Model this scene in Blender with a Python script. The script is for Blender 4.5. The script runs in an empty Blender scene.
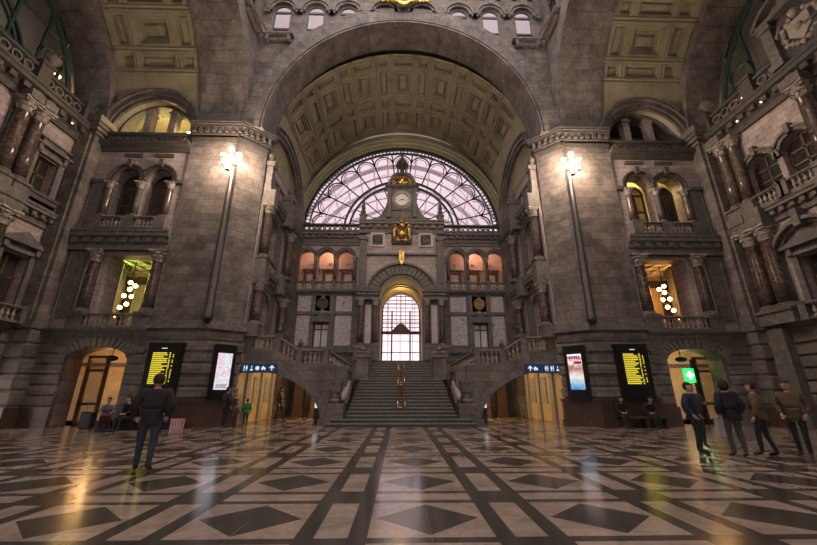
import bpy, bmesh, math, random
from math import pi, sin, cos, radians, sqrt
from mathutils import Vector, Matrix
random.seed(7)
sc = bpy.context.scene
COL = sc.collection

# ------------------------------------------------------------------ materials
def new_mat(name):
    m = bpy.data.materials.new(name); m.use_nodes = True
    nt = m.node_tree; nt.nodes.clear()
    o = nt.nodes.new('ShaderNodeOutputMaterial'); b = nt.nodes.new('ShaderNodeBsdfPrincipled')
    nt.links.new(b.outputs[0], o.inputs[0])
    return m, nt, b
def N(nt, t, **k):
    n = nt.nodes.new(t)
    for a, v in k.items(): setattr(n, a, v)
    return n
def mix(nt, fac, a, b, mode='MIX'):
    n = nt.nodes.new('ShaderNodeMix'); n.data_type = 'RGBA'; n.blend_type = mode
    for i, v in ((0, fac), (6, a), (7, b)):
        if hasattr(v, 'is_output'): nt.links.new(v, n.inputs[i])
        elif i == 0: n.inputs[0].default_value = v
        else: n.inputs[i].default_value = (*v, 1)
    return n.outputs[2]
def math_(nt, op, a, b=None, c=None):
    n = nt.nodes.new('ShaderNodeMath'); n.operation = op
    for i, v in enumerate((a, b, c)):
        if v is None: continue
        if hasattr(v, 'is_output'): nt.links.new(v, n.inputs[i])
        else: n.inputs[i].default_value = v
    return n.outputs[0]
def ramp(nt, fac, stops):
    r = nt.nodes.new('ShaderNodeValToRGB'); nt.links.new(fac, r.inputs[0])
    e = r.color_ramp.elements
    while len(e) < len(stops): e.new(.5)
    for i, (p, c) in enumerate(stops): e[i].position = p; e[i].color = (*c, 1)
    return r.outputs[0]
def noise(nt, vec, scale, detail=4, rough=.6, dist=0):
    n = nt.nodes.new('ShaderNodeTexNoise'); n.inputs['Scale'].default_value = scale
    n.inputs['Detail'].default_value = detail; n.inputs['Roughness'].default_value = rough
    n.inputs['Distortion'].default_value = dist
    nt.links.new(vec, n.inputs['Vector']); return n.outputs['Fac']
def pos(nt): return nt.nodes.new('ShaderNodeNewGeometry').outputs['Position']
def bump(nt, b, h, s=.4, d=.03):
    n = nt.nodes.new('ShaderNodeBump'); n.inputs['Strength'].default_value = s; n.inputs['Distance'].default_value = d
    nt.links.new(h, n.inputs['Height']); nt.links.new(n.outputs[0], b.inputs['Normal'])

def ashlar(name, c1, c2, mortar, bw=.9, bh=.42, rough=.75, ms=.012, var=.5):
    m, nt, b = new_mat(name)
    P = pos(nt); sx = N(nt, 'ShaderNodeSeparateXYZ'); nt.links.new(P, sx.inputs[0])
    ax = math_(nt, 'ABSOLUTE', sx.outputs[0])
    u = math_(nt, 'SUBTRACT', sx.outputs[1], ax)
    cb = N(nt, 'ShaderNodeCombineXYZ'); nt.links.new(u, cb.inputs[0]); nt.links.new(sx.outputs[2], cb.inputs[1])
    br = N(nt, 'ShaderNodeTexBrick'); nt.links.new(cb.outputs[0], br.inputs['Vector'])
    br.inputs['Scale'].default_value = 1; br.inputs['Brick Width'].default_value = bw; br.inputs['Row Height'].default_value = bh
    br.inputs['Mortar Size'].default_value = ms; br.inputs['Mortar Smooth'].default_value = .3
    br.inputs['Color1'].default_value = (*c1, 1); br.inputs['Color2'].default_value = (*c2, 1); br.inputs['Mortar'].default_value = (*mortar, 1)
    n1 = noise(nt, P, 1.1, 8, .75); n2 = noise(nt, P, 7, 5, .75)
    f = math_(nt, 'MULTIPLY_ADD', n1, 2.0, -.5); f2 = math_(nt, 'MULTIPLY_ADD', n2, .9, .05)
    g1 = ramp(nt, f, [(.2, (1-var,)*3), (.8, (1+var*.5, 1+var*.45, 1+var*.4))])
    g2 = ramp(nt, f2, [(.25, (.62, .62, .62)), (.8, (1.15, 1.12, 1.1))])
    c = mix(nt, 1, br.outputs['Color'], g1, 'MULTIPLY'); c = mix(nt, 1, c, g2, 'MULTIPLY')
    nt.links.new(c, b.inputs['Base Color']); b.inputs['Roughness'].default_value = rough
    hh = math_(nt, 'SUBTRACT', math_(nt, 'MULTIPLY', n2, .35), br.outputs['Fac'])
    bump(nt, b, hh, .5, .04)
    return m
def mottled(name, stops, scale=3, detail=8, dist=1.2, rough=.5, bs=.15, metal=0):
    m, nt, b = new_mat(name); P = pos(nt)
    n = noise(nt, P, scale, detail, .7, dist)
    nt.links.new(ramp(nt, n, stops), b.inputs['Base Color'])
    b.inputs['Roughness'].default_value = rough; b.inputs['Metallic'].default_value = metal
    if bs: bump(nt, b, n, bs, .03)
    return m
def plain(name, col, rough=.6, metal=0, nz=.25, scale=5, emit=None, es=0):
    m, nt, b = new_mat(name)
    n = noise(nt, pos(nt), scale, 4)
    c = ramp(nt, n, [(.3, tuple(v*(1-nz) for v in col)), (.7, tuple(min(1, v*(1+nz)) for v in col))])
    nt.links.new(c, b.inputs['Base Color']); b.inputs['Roughness'].default_value = rough; b.inputs['Metallic'].default_value = metal
    if emit: b.inputs['Emission Color'].default_value = (*emit, 1); b.inputs['Emission Strength'].default_value = es
    return m
def glow(name, col, s):
    m, nt, b = new_mat(name); b.inputs['Base Color'].default_value = (*[v*.5 for v in col], 1)
    b.inputs['Emission Color'].default_value = (*col, 1); b.inputs['Emission Strength'].default_value = s; b.inputs['Roughness'].default_value = .4
    return m
def glassy(name, tint, alpha=.25, rough=.15):
    # window pane: mostly clear, partly dusty surface that catches light
    m = bpy.data.materials.new(name); m.use_nodes = True; nt = m.node_tree; nt.nodes.clear()
    o = N(nt, 'ShaderNodeOutputMaterial'); t = N(nt, 'ShaderNodeBsdfTransparent'); t.inputs[0].default_value = (*tint, 1)
    b = N(nt, 'ShaderNodeBsdfPrincipled'); b.inputs['Base Color'].default_value = (*[v*.6 for v in tint], 1); b.inputs['Roughness'].default_value = rough
    mx = N(nt, 'ShaderNodeMixShader')
    n = noise(nt, pos(nt), 2.2, 5, .7)
    f = math_(nt, 'MULTIPLY_ADD', n, alpha*1.4, alpha*.3)
    nt.links.new(f, mx.inputs[0]); nt.links.new(t.outputs[0], mx.inputs[1]); nt.links.new(b.outputs[0], mx.inputs[2]); nt.links.new(mx.outputs[0], o.inputs[0])
    return m

S = {}
S['pier'] = ashlar('pier_stone', (.22, .186, .166), (.145, .122, .11), (.075, .064, .06), 1.15, .42, var=.6)
S['rust'] = ashlar('rusticated_stone', (.22, .19, .165), (.155, .132, .115), (.08, .07, .06), 1.3, .5, var=.45)
S['pink'] = ashlar('pale_ashlar', (.52, .43, .405), (.42, .345, .325), (.16, .13, .12), .75, .3, ms=.01, var=.35)
S['arch'] = ashlar('arch_stone', (.22, .19, .175), (.16, .14, .13), (.08, .07, .065), .7, .55, var=.55)
S['trim'] = mottled('trim_stone', [(.3, (.065, .056, .05)), (.55, (.15, .13, .115)), (.75, (.24, .21, .19))], 4, 8, .6, .7, .3)
S['dark'] = mottled('dark_stone', [(.3, (.04, .034, .03)), (.6, (.09, .078, .07)), (.8, (.15, .13, .115))], 3.5, 8, .6, .6, .3)
S['baluster'] = mottled('baluster_stone', [(.3, (.2, .165, .14)), (.7, (.42, .36, .31))], 5, 6, .5, .6, .2)
S['red'] = mottled('red_marble', [(.3, (.03, .019, .015)), (.5, (.085, .055, .044)), (.62, (.17, .125, .105)), (.72, (.08, .053, .043))], 3.2, 10, 2.2, .22, 0)
S['plinth'] = mottled('plinth_marble', [(.3, (.035, .02, .015)), (.6, (.09, .055, .04)), (.8, (.16, .11, .085))], 3, 9, 2, .35, 0)
S['panel'] = mottled('grey_veined_marble', [(.36, (.1, .08, .075)), (.44, (.5, .43, .41)), (.5, (.66, .58, .56)), (.55, (.16, .13, .12)), (.6, (.58, .5, .48)), (.7, (.2, .165, .155))], 3.2, 4, 1.6, .35, 0)
S['white'] = mottled('pale_marble', [(.3, (.4, .33, .31)), (.7, (.6, .52, .5))], 2, 6, 1, .4, 0)
S['vault'] = mottled('vault_plaster', [(.25, (.18, .155, .095)), (.5, (.29, .255, .165)), (.8, (.37, .33, .22))], 1.1, 8, .3, .75, .12)
S['cream'] = mottled('cream_plaster', [(.3, (.34, .3, .19)), (.7, (.48, .43, .3))], 1, 6, .3, .7, .08)
S['gold'] = plain('gold_leaf', (.85, .52, .16), .28, 1, .3, 9)
S['brass'] = plain('brass', (.62, .4, .17), .25, 1, .15, 9)
S['iron'] = plain('green_iron', (.028, .04, .036), .5, .3, .3)
S['teal'] = plain('teal_iron', (.035, .085, .068), .5, .1, .3)
S['black'] = plain('black_paint', (.012, .012, .013), .4, 0, .2)
S['steel'] = plain('grey_steel', (.11, .1, .095), .42, .6, .2)
S['wood'] = mottled('brown_wood', [(.3, (.05, .022, .01)), (.7, (.14, .068, .03))], 6, 6, 1, .45, 0)
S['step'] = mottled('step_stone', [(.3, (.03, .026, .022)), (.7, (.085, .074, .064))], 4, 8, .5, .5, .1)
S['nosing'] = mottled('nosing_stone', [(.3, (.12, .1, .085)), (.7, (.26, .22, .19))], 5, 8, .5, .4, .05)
S['ochre'] = mottled('ochre_wall', [(.3, (.42, .3, .14)), (.7, (.62, .46, .24))], 1.6, 7, .6, .6, .1)
S['glass'] = glassy('pale_glass', (.5, .46, .49), .08)
S['clearglass'] = glassy('clear_glass', (.4, .37, .385), .1)
S['portalglass'] = glassy('portal_glass', (.62, .57, .61), .06)
S['doorglass'] = glassy('door_glass', (.85, .83, .8), .08)
S['darkglass'] = plain('dark_window_glass', (.03, .035, .035), .08, 0, .3, 1)
S['paleglass'] = plain('frosted_pane', (.62, .6, .6), .2, 0, .1, 2)
S['lamp'] = glow('lamp_glow', (1, .8, .62), 90)
S['bulb_warm'] = glow('warm_bulb', (1, .55, .2), 14)
S['tube_light'] = glow('tube_light', (1, .82, .5), 16)
S['screenframe'] = plain('screen_black', (.008, .008, .009), .3, 0, .1)
S['yellow_led'] = glow('yellow_led', (.95, .8, .05), .38)
S['white_sign'] = glow('white_sign_light', (.85, .9, 1), .3)
S['blue_sign'] = glow('blue_sign_light', (.01, .035, .12), .2)
S['green_sign'] = glow('green_sign_light', (.03, 1, .2), .5)
S['face'] = plain('clock_face', (.75, .68, .6), .4, 0, .04)

def floor_mat():
    m, nt, b = new_mat('marble_floor')
    P = pos(nt); s = N(nt, 'ShaderNodeSeparateXYZ'); nt.links.new(P, s.inputs[0])
    px, py = 2.2, 1.945
    # x cell: diamond centre at x=.37, y=5.29
    def cell(v, c, p):
        t = math_(nt, 'DIVIDE', math_(nt, 'SUBTRACT', v, c), p)
        t = math_(nt, 'SUBTRACT', t, math_(nt, 'ROUND', t))
        return math_(nt, 'MULTIPLY', math_(nt, 'ABSOLUTE', t), p)
    dx = cell(s.outputs[0], .37-.12, px); dy = cell(s.outputs[1], 5.28, py)
    # diamond half .63 x .57
    d = math_(nt, 'ADD', math_(nt, 'DIVIDE', dx, .64), math_(nt, 'DIVIDE', dy, .575))
    dia = math_(nt, 'LESS_THAN', d, 1)
    seam = math_(nt, 'LESS_THAN', dx, .006)
    inx = math_(nt, 'GREATER_THAN', dx, .705); incx = math_(nt, 'GREATER_THAN', dx, .705+.21)
    iny = math_(nt, 'GREATER_THAN', dy, .645); incy = math_(nt, 'GREATER_THAN', dy, .645+.15)
    bx = math_(nt, 'SUBTRACT', inx, incx); by = math_(nt, 'SUBTRACT', iny, incy)
    both = math_(nt, 'MULTIPLY', incx, incy)
    dark = math_(nt, 'MAXIMUM', math_(nt, 'MAXIMUM', bx, by), math_(nt, 'MAXIMUM', both, dia))
    n1 = noise(nt, P, 1.3, 8, .7, 1.5); n2 = noise(nt, P, 9, 6, .7)
    light = ramp(nt, n1, [(.25, (.22, .165, .135)), (.5, (.35, .27, .23)), (.75, (.46, .36, .31))])
    dk = ramp(nt, n1, [(.25, (.036, .031, .028)), (.6, (.07, .06, .053)), (.8, (.11, .095, .083))])
    fine = ramp(nt, n2, [(.25, (.75, .75, .75)), (.75, (1.15, 1.15, 1.15))])
    c = mix(nt, dark, light, dk)
    c = mix(nt, math_(nt, 'MULTIPLY', seam, .5), c, (.2, .17, .15))
    # slab joints
    c = mix(nt, 1, c, fine, 'MULTIPLY')
    # per slab tone
    ck = N(nt, 'ShaderNodeTexWhiteNoise'); sn = N(nt, 'ShaderNodeVectorMath', operation='SNAP'); nt.links.new(P, sn.inputs[0]); sn.inputs[1].default_value = (.55, .486, 10)
    nt.links.new(sn.outputs[0], ck.inputs['Vector'])
    tone = ramp(nt, ck.outputs[0], [(0, (.84, .84, .84)), (1, (1.1, 1.08, 1.06))])
    c = mix(nt, 1, c, tone, 'MULTIPLY')
    nt.links.new(c, b.inputs['Base Color'])
    r = math_(nt, 'MULTIPLY_ADD', n1, .1, .12)
    nt.links.new(r, b.inputs['Roughness']); b.inputs['IOR'].default_value = 1.5
    b.inputs['Specular IOR Level'].default_value = .5
    bump(nt, b, n1, .03, .01)
    return m
S['floor'] = floor_mat()

# ------------------------------------------------------------------ mesh builder
ID = lambda u, w, z: (u, w, z)
class MB:
    def __init__(s, F=ID): s.v = []; s.f = []; s.F = F
    def add(s, vs, fs):
        k = len(s.v); s.v += [tuple(s.F(*p)) for p in vs]; s.f += [tuple(i+k for i in f) for f in fs]; return s
    def box(s, u0, u1, w0, w1, z0, z1):
        v = [(a, b, c) for c in (z0, z1) for b in (w0, w1) for a in (u0, u1)]
        return s.add(v, [(0,1,3,2), (4,6,7,5), (0,4,5,1), (2,3,7,6), (0,2,6,4), (1,5,7,3)])
    def prism(s, pts, w0, w1):      # polygon in (u,z), extruded along w
        n = len(pts); v = [(p[0], w0, p[1]) for p in pts] + [(p[0], w1, p[1]) for p in pts]
        return s.add(v, [tuple(range(n)), tuple(range(2*n-1, n-1, -1))] + [(i, (i+1) % n, (i+1) % n+n, i+n) for i in range(n)])
    def extr(s, pts, u0, u1):       # profile in (w,z), extruded along u
        n = len(pts); v = [(u0, p[0], p[1]) for p in pts] + [(u1, p[0], p[1]) for p in pts]
        return s.add(v, [tuple(range(n)), tuple(range(2*n-1, n-1, -1))] + [(i, (i+1) % n, (i+1) % n+n, i+n) for i in range(n)])
    def slab(s, pts, z0, z1):       # polygon in (u,w), extruded along z
        n = len(pts); v = [(p[0], p[1], z0) for p in pts] + [(p[0], p[1], z1) for p in pts]
        return s.add(v, [tuple(range(n)), tuple(range(2*n-1, n-1, -1))] + [(i, (i+1) % n, (i+1) % n+n, i+n) for i in range(n)])
    def ring(s, uc, zc, r0, r1, w0, w1, a0=0, a1=180, n=32, k=1, gap=0):
        full = abs(a1-a0) >= 360
        step = (a1-a0)/n
        if gap:
            for i in range(n):
                b0 = radians(a0+i*step+gap); b1 = radians(a0+(i+1)*step-gap)
                p = [(uc+r*cos(a), zc+k*r*sin(a)) for r, a in ((r0, b0), (r1, b0), (r1, b1), (r0, b1))]
                s.prism(p, w0, w1)
            return s
        m = n if full else n+1; v = []
        for i in range(m):
            a = radians(a0+i*step)
            for r, w in ((r0, w0), (r1, w0), (r1, w1), (r0, w1)): v.append((uc+r*cos(a), w, zc+k*r*sin(a)))
        f = []
        for i in range(n):
            j = (i+1) % m
            for q in range(4): f.append((4*i+q, 4*i+(q+1) % 4, 4*j+(q+1) % 4, 4*j+q))
        if not full: f += [(0, 1, 2, 3), (4*n+3, 4*n+2, 4*n+1, 4*n)]
        return s.add(v, f)
    def lathe(s, u, w, prof, n=12):
        v = []; f = []
        for r, z in prof:
            for i in range(n): a = 2*pi*i/n; v.append((u+r*cos(a), w+r*sin(a), z))
        for j in range(len(prof)-1):
            for i in range(n): k = (i+1) % n; f.append((j*n+i, j*n+k, (j+1)*n+k, (j+1)*n+i))
        f += [tuple(range(n)), tuple(range(len(prof)*n-1, len(prof)*n-n-1, -1))]
        return s.add(v, f)
    def tube(s, pts, r, n=6, close=False):
        P = [Vector(p) for p in pts]; v = []; f = []; R = r if isinstance(r, (list, tuple)) else [r]*len(P)
        m = len(P); up = Vector((0, 0, 1))
        for i, p in enumerate(P):
            a = P[i-1] if (i > 0 or close) else p; b = P[(i+1) % m] if (i < m-1 or close) else p
            d = (b-a)
            d = d.normalized() if d.length > 1e-9 else Vector((0, 0, 1))
            x = d.cross(up)
            if x.length < .05: x = d.cross(Vector((0, 1, 0)))
            x.normalize(); y = d.cross(x)
            for k in range(n): t = 2*pi*k/n; v.append(tuple(p+(x*cos(t)+y*sin(t))*R[i]))
        for i in range(m if close else m-1):
            j = (i+1) % m
            for k in range(n): q = (k+1) % n; f.append((i*n+k, i*n+q, j*n+q, j*n+k))
        if not close: f += [tuple(range(n)), tuple(range(m*n-1, m*n-n-1, -1))]
        return s.add(v, f)
    def ball(s, u, w, z, r, n=8, kz=1, ku=1, kw=1):
        prof = [(r*sin(pi*j/n), -r*kz*cos(pi*j/n)) for j in range(n+1)]
        v = []; f = []; m = n+2
        for rr, zz in prof:
            for i in range(m): a = 2*pi*i/m; v.append((u+max(rr, 1e-4)*cos(a)*ku, w+max(rr, 1e-4)*sin(a)*kw, z+zz))
        for j in range(n):
            for i in range(m): k = (i+1) % m; f.append((j*m+i, j*m+k, (j+1)*m+k, (j+1)*m+i))
        return s.add(v, f)
    def wall(s, u0, u1, z0, z1, w0, w1, ops=(), n=16):
        # ops: (centre, half width, sill, spring, rise)
        cur = u0
        for uc, hw, sill, spr, rise in sorted(ops):
            if uc-hw > cur+1e-4: s.box(cur, uc-hw, w0, w1, z0, z1)
            if sill > z0+1e-4: s.box(uc-hw, uc+hw, w0, w1, z0, sill)
            if rise <= 0: s.box(uc-hw, uc+hw, w0, w1, spr, z1)
            else:
                for i in range(n):
                    ta, tb = pi-pi*i/n, pi-pi*(i+1)/n
                    a = (uc+hw*cos(ta), spr+rise*sin(ta)); b = (uc+hw*cos(tb), spr+rise*sin(tb))
                    s.prism([a, b, (b[0], z1), (a[0], z1)], w0, w1)
            cur = uc+hw
        if u1 > cur+1e-4: s.box(cur, u1, w0, w1, z0, z1)
        return s
    def build(s, name, mat, parent=None, smooth=False, bevel=0, kind=None, label=None, cat=None, group=None):
        me = bpy.data.meshes.new(name)
        xs = list(zip(*s.v)); o = Vector(((min(xs[0])+max(xs[0]))/2, (min(xs[1])+max(xs[1]))/2, min(xs[2])))
        me.from_pydata([tuple(Vector(p)-o) for p in s.v], [], s.f)
        bm = bmesh.new(); bm.from_mesh(me); bmesh.ops.recalc_face_normals(bm, faces=bm.faces); bm.to_mesh(me); bm.free()
        if smooth:
            for p in me.polygons: p.use_smooth = True
        me.materials.append(S[mat] if isinstance(mat, str) else mat)
        ob = bpy.data.objects.new(name, me); COL.objects.link(ob)
        if parent is not None:
            q = Vector(parent.location); pp = parent.parent
            while pp: q += Vector(pp.location); pp = pp.parent
            ob.parent = parent; ob.location = o-q
        else: ob.location = o
        if bevel:
            md = ob.modifiers.new('bevel', 'BEVEL'); md.width = bevel; md.segments = 1; md.limit_method = 'ANGLE'
        tag(ob, label, cat, group, kind)
        return ob
def tag(o, label=None, cat=None, group=None, kind=None):
    if label: o['label'] = label
    if cat: o['category'] = cat
    if group: o['group'] = group
    if kind: o['kind'] = kind
    return o
def empty(name, loc, label=None, cat=None, group=None, rz=0, kind=None):
    o = bpy.data.objects.new(name, None); COL.objects.link(o); o.location = loc; o.rotation_euler = (0, 0, rz); o.empty_display_size = .2
    return tag(o, label, cat, group, kind)
def child(name, mesh, parent, loc=(0, 0, 0), rot=(0, 0, 0), label=None):
    o = bpy.data.objects.new(name, mesh); COL.objects.link(o); o.parent = parent; o.location = loc; o.rotation_euler = rot
    if label: o['label'] = label
    return o
def mesh_of(mb, name, mat, smooth=False):
    ob = mb.build(name, mat, None, smooth)
    me = ob.data; loc = ob.location.copy(); me.transform(Matrix.Translation(loc)); bpy.data.objects.remove(ob); return me

# frames: (u along the wall, w out of the wall, z up)
def Bay(s): return lambda u, w, z: (s*u, 17.6-w, z)
def Arm(s): return lambda u, w, z: (s*(8-w), u, z)
def End(s): return lambda u, w, z: (s*(17.9-w), u, z)
Far = lambda u, w, z: (u, 26-w, z)
def FarS(s): return lambda u, w, z: (s*u, 26-w, z)
SIDE = {-1: 'left', 1: 'right'}
def struct(mb, name, mat, **k): return mb.build(name, mat, kind='structure', **k)
_t = [0]
def trim(mb, mat='trim', **k):
    _t[0] += 1; return mb.build('trim_%d' % _t[0], mat, kind='structure', **k)
def cornice(mb, u0, u1, z0, z1, p, dent=True, w0=0):
    h = z1-z0
    mb.extr([(w0-.05, z0), (w0+p*.25, z0), (w0+p*.25, z0+h*.3), (w0+p*.45, z0+h*.4), (w0+p*.45, z0+h*.6), (w0+p*.9, z0+h*.68), (w0+p*.9, z0+h*.85), (w0+p, z0+h*.9), (w0+p, z1), (w0-.05, z1)], u0, u1)
    if dent:
        n = max(2, int((u1-u0)/(h*.55)))
        for i in range(n):
            c = u0+(i+.5)*(u1-u0)/n; mb.box(c-h*.14, c+h*.14, w0, w0+p*.75, z0+h*.38, z0+h*.62)
    return mb

# ------------------------------------------------------------------ columns and balustrades
_cc = {}
def col_meshes(h, r, mat, seg=14):
    k = (round(h, 2), round(r, 2), mat)
    if k in _cc: return _cc[k]
    hb = r*1.1; hc = r*2.3; zs = hb; zt = h-hc
    b = MB(); b.box(-r*1.45, r*1.45, -r*1.45, r*1.45, 0, hb*.35); b.lathe(0, 0, [(r*1.4, hb*.35), (r*1.42, hb*.5), (r*1.3, hb*.6), (r*1.12, hb*.68), (r*1.2, hb*.8), (r*1.15, hb*.95), (r*1.0, hb)], seg)
    s = MB(); s.lathe(0, 0, [(r, zs), (r*.99, zs+(zt-zs)*.35), (r*.93, zs+(zt-zs)*.75), (r*.86, zt-.03), (r*.95, zt)], seg)
    c = MB(); c.lathe(0, 0, [(r*.95, zt), (r*.85, zt+hc*.08), (r*.9, zt+hc*.5), (r*1.15, zt+hc*.82), (r*1.25, zt+hc*.86)], seg)
    for t in range(2):
        for i in range(8):
            a = 2*pi*(i+.5*t)/8; z0 = zt+hc*(.08+.3*t); q = r*(.95+.1*t)
            ca, sa = cos(a), sin(a); pr = [(0, 0, 0), (.12*r, 0, hc*.25), (.38*r, 0, hc*.38), (.42*r, 0, hc*.28)]
            v = []
            for (dx, _, dz) in pr:
                for sd in (-1, 1):
                    rr = q+dx; tt = sd*.26*r; v.append((rr*ca-tt*sa, rr*sa+tt*ca, z0+dz))
            c.add(v, [(0, 1, 3, 2), (2, 3, 5, 4), (4, 5, 7, 6)])
    for i in range(4):
        a = pi/4+i*pi/2; c.ball(1.42*r*cos(a), 1.42*r*sin(a), zt+hc*.74, r*.24, 5)
    c.slab([(-1.4*r, -1.4*r), (0, -1.15*r), (1.4*r, -1.4*r), (1.15*r, 0), (1.4*r, 1.4*r), (0, 1.15*r), (-1.4*r, 1.4*r), (-1.15*r, 0)], zt+hc*.86, h)
    ms = (mesh_of(b, 'column_base', 'trim'), mesh_of(s, 'column_shaft', mat, True), mesh_of(c, 'column_capital', 'baluster'))
    for p in ms[0].polygons: p.use_smooth = False
    _cc[k] = ms; return ms
def column(x, y, z, h, r, label, group, mat='red', cat='column'):
    e = empty('column', (x, y, z), label, cat, group)
    a, b, c = col_meshes(h, r, mat)
    child('base', a, e); child('shaft', b, e); child('capital', c, e)
    return e
_bl = {}
def baluster_mesh(h):
    k = round(h, 2)
    if k not in _bl:
        b = MB(); b.box(-.06, .06, -.06, .06, 0, h*.1); b.box(-.06, .06, -.06, .06, h*.9, h)
        b.lathe(0, 0, [(.045, h*.1), (.05, h*.14), (.035, h*.2), (.075, h*.36), (.08, h*.44), (.055, h*.6), (.034, h*.76), (.034, h*.82), (.055, h*.86), (.045, h*.9)], 8)
        _bl[k] = mesh_of(b, 'baluster', 'baluster', False)
    return _bl[k]
def balustrade(p0, p1, h, label, group, posts=(0, 1), pitch=.24, width=.2, cat='balustrade', ph=None, mat='trim', finials=()):
    P0, P1 = Vector(p0), Vector(p1); d = P1-P0; L = Vector((d.x, d.y, 0)).length
    e = empty('balustrade', tuple((P0+P1)/2 if True else P0), label, cat, group); e.location.z = min(P0.z, P1.z)
    ux = Vector((d.x, d.y, 0)).normalized(); n = Vector((-ux.y, ux.x, 0)); sl = d.z/L
    F = lambda u, w, z: tuple(P0+ux*u+n*w+Vector((0, 0, z+sl*u)))
    hp, hr = h*.16, h*.15
    b = MB(F); b.box(0, L, -width/2, width/2, 0, hp); b.build('plinth', mat, e)
    b = MB(F); b.extr([(-width/2-.02, h-hr), (width/2+.02, h-hr), (width/2+.05, h-hr*.5), (width/2+.02, h), (-width/2-.02, h), (-width/2-.05, h-hr*.5)], 0, L); b.build('rail', mat, e)
    pw = width*1.5
    for t in posts:
        b = MB(F); u = t*L; zz = sl*0; q = ph or h*1.06
        G = lambda a, w, z, u=u: tuple(P0+ux*(u+a)+n*w+Vector((0, 0, z+sl*u)))
        b = MB(G); b.box(-pw/2, pw/2, -pw/2, pw/2, -.02, q); b.box(-pw*.6, pw*.6, -pw*.6, pw*.6, q-.07, q); b.box(-pw*.6, pw*.6, -pw*.6, pw*.6, 0, .12)
        b.build('pedestal', mat, e)
    for t in finials:
        c = P0+ux*t*L+Vector((0, 0, sl*t*L+(ph or h*1.06))); b = MB(lambda a, w, z: (c.x+a, c.y+w, c.z+z))
        b.lathe(0, 0, [(.1, 0), (.04, .06), (.13, .2), (.14, .27), (.07, .36), (.03, .4), (.05, .45), (.005, .5)], 10); b.build('finial', 'dark', e, True)
    me = baluster_mesh(h-hp-hr)
    cuts = sorted(posts); k = int(L/pitch)
    cnt = 0
    for i in range(k):
        u = (i+.5)*L/k
        if any(abs(u-t*L) < pw*.62+.03 for t in posts) or cnt >= 95: continue
        q = P0+ux*u+Vector((0, 0, hp+sl*u))-e.location; o = child('baluster', me, e, tuple(q)); cnt += 1
        o.rotation_euler = (0, 0, math.atan2(ux.y, ux.x))
    return e

# ------------------------------------------------------------------ floor
b = MB(); b.box(-24, 24, -12, 32, -.3, 0); struct(b, 'floor', 'floor')

# ------------------------------------------------------------------ coffered vaults
def coffers(mb, Pf, a_cells, t_cells, rib_a, rib_t, a_start, t_start, R):
    """Pf(a, t, d): a arc metres, t axial metres, d depth outwards"""
    def patch(a0, a1, t0, t1, d, na=None):
        na = na or max(1, int((a1-a0)/.5)); v = []; f = []
        for i in range(na+1):
            a = a0+(a1-a0)*i/na; v += [Pf(a, t0, d), Pf(a, t1, d)]
        for i in range(na): f.append((2*i, 2*i+1, 2*i+3, 2*i+2))
        mb.add(v, f)
    def frame(a0, a1, t0, t1, i, d0, d1):
        # flat border of width i at d0 then riser to d1
        patch(a0, a1, t0, t0+i, d0); patch(a0, a1, t1-i, t1, d0); patch(a0, a0+i, t0+i, t1-i, d0, 1); patch(a1-i, a1, t0+i, t1-i, d0, 1)
        A0, A1, T0, T1 = a0+i, a1-i, t0+i, t1-i
        for (p, q) in (((A0, T0), (A1, T0)), ((A1, T0), (A1, T1)), ((A1, T1), (A0, T1)), ((A0, T1), (A0, T0))):
            mb.add([Pf(p[0], p[1], d0), Pf(q[0], q[1], d0), Pf(q[0], q[1], d1), Pf(p[0], p[1], d1)], [(0, 1, 2, 3)])
        return A0, A1, T0, T1
    a = a_start; total_t = rib_t+sum(c+rib_t for c in t_cells); total_a = rib_a+sum(c+rib_a for c in a_cells)
    for ac in a_cells:
        patch(a, a+rib_a, t_start, t_start+total_t, 0, 1)
        for off in (.07, rib_a-.13): patch(a+off, a+off+.06, t_start, t_start+total_t, -.07, 1)
        for off in (.07, rib_a-.13):
            for q in (0, .06):
                v = [Pf(a+off+q, t_start, 0), Pf(a+off+q, t_start+total_t, 0), Pf(a+off+q, t_start+total_t, -.07), Pf(a+off+q, t_start, -.07)]; mb.add(v, [(0, 1, 2, 3)])
        a += rib_a; t = t_start
        for tc in t_cells:
            patch(a, a+ac, t, t+rib_t, 0)
            for off in (.07, rib_t-.13):
                patch(a, a+ac, t+off, t+off+.06, -.07)
                for q in (0, .06):
                    na = max(1, int(ac/.5))
                    for i in range(na):
                        x0, x1 = a+ac*i/na, a+ac*(i+1)/na
                        mb.add([Pf(x0, t+off+q, 0), Pf(x1, t+off+q, 0), Pf(x1, t+off+q, -.07), Pf(x0, t+off+q, -.07)], [(0, 1, 2, 3)])
            t += rib_t
            m = min(ac, tc)
            r = (a, a+ac, t, t+tc); r = frame(*r, m*.07, 0, .12); r = frame(*r, m*.09, .12, .26)
            if m > 1.2: r = frame(*r, m*.08, .26, .4); r = frame(*r, m*.12, .4, .28); patch(*r, .28)
            else: r = frame(*r, m*.1, .26, .2); patch(*r, .2)
            t += tc
        patch(a, a+ac, t, t+rib_t, 0)
        a += ac
    patch(a, a+rib_a, t_start, t_start+total_t, 0, 1)

# far arm vault : axis along Y
R = 8.45; ZC = 15.7
big, small, rib = 1.5, .72, .36
cells = []
for i in range(13): cells.append(big if i % 2 == 0 else small)
tot = sum(cells)+14*rib; aS = (pi*R-tot)/2
mb = MB()
coffers(mb, lambda a, t, d: (-(R+d)*cos(a/R), t, ZC+(R+d)*sin(a/R)), cells, [.7, 2.25, .85, 2.25], rib, rib+.07, aS, 19.5, R)
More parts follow.
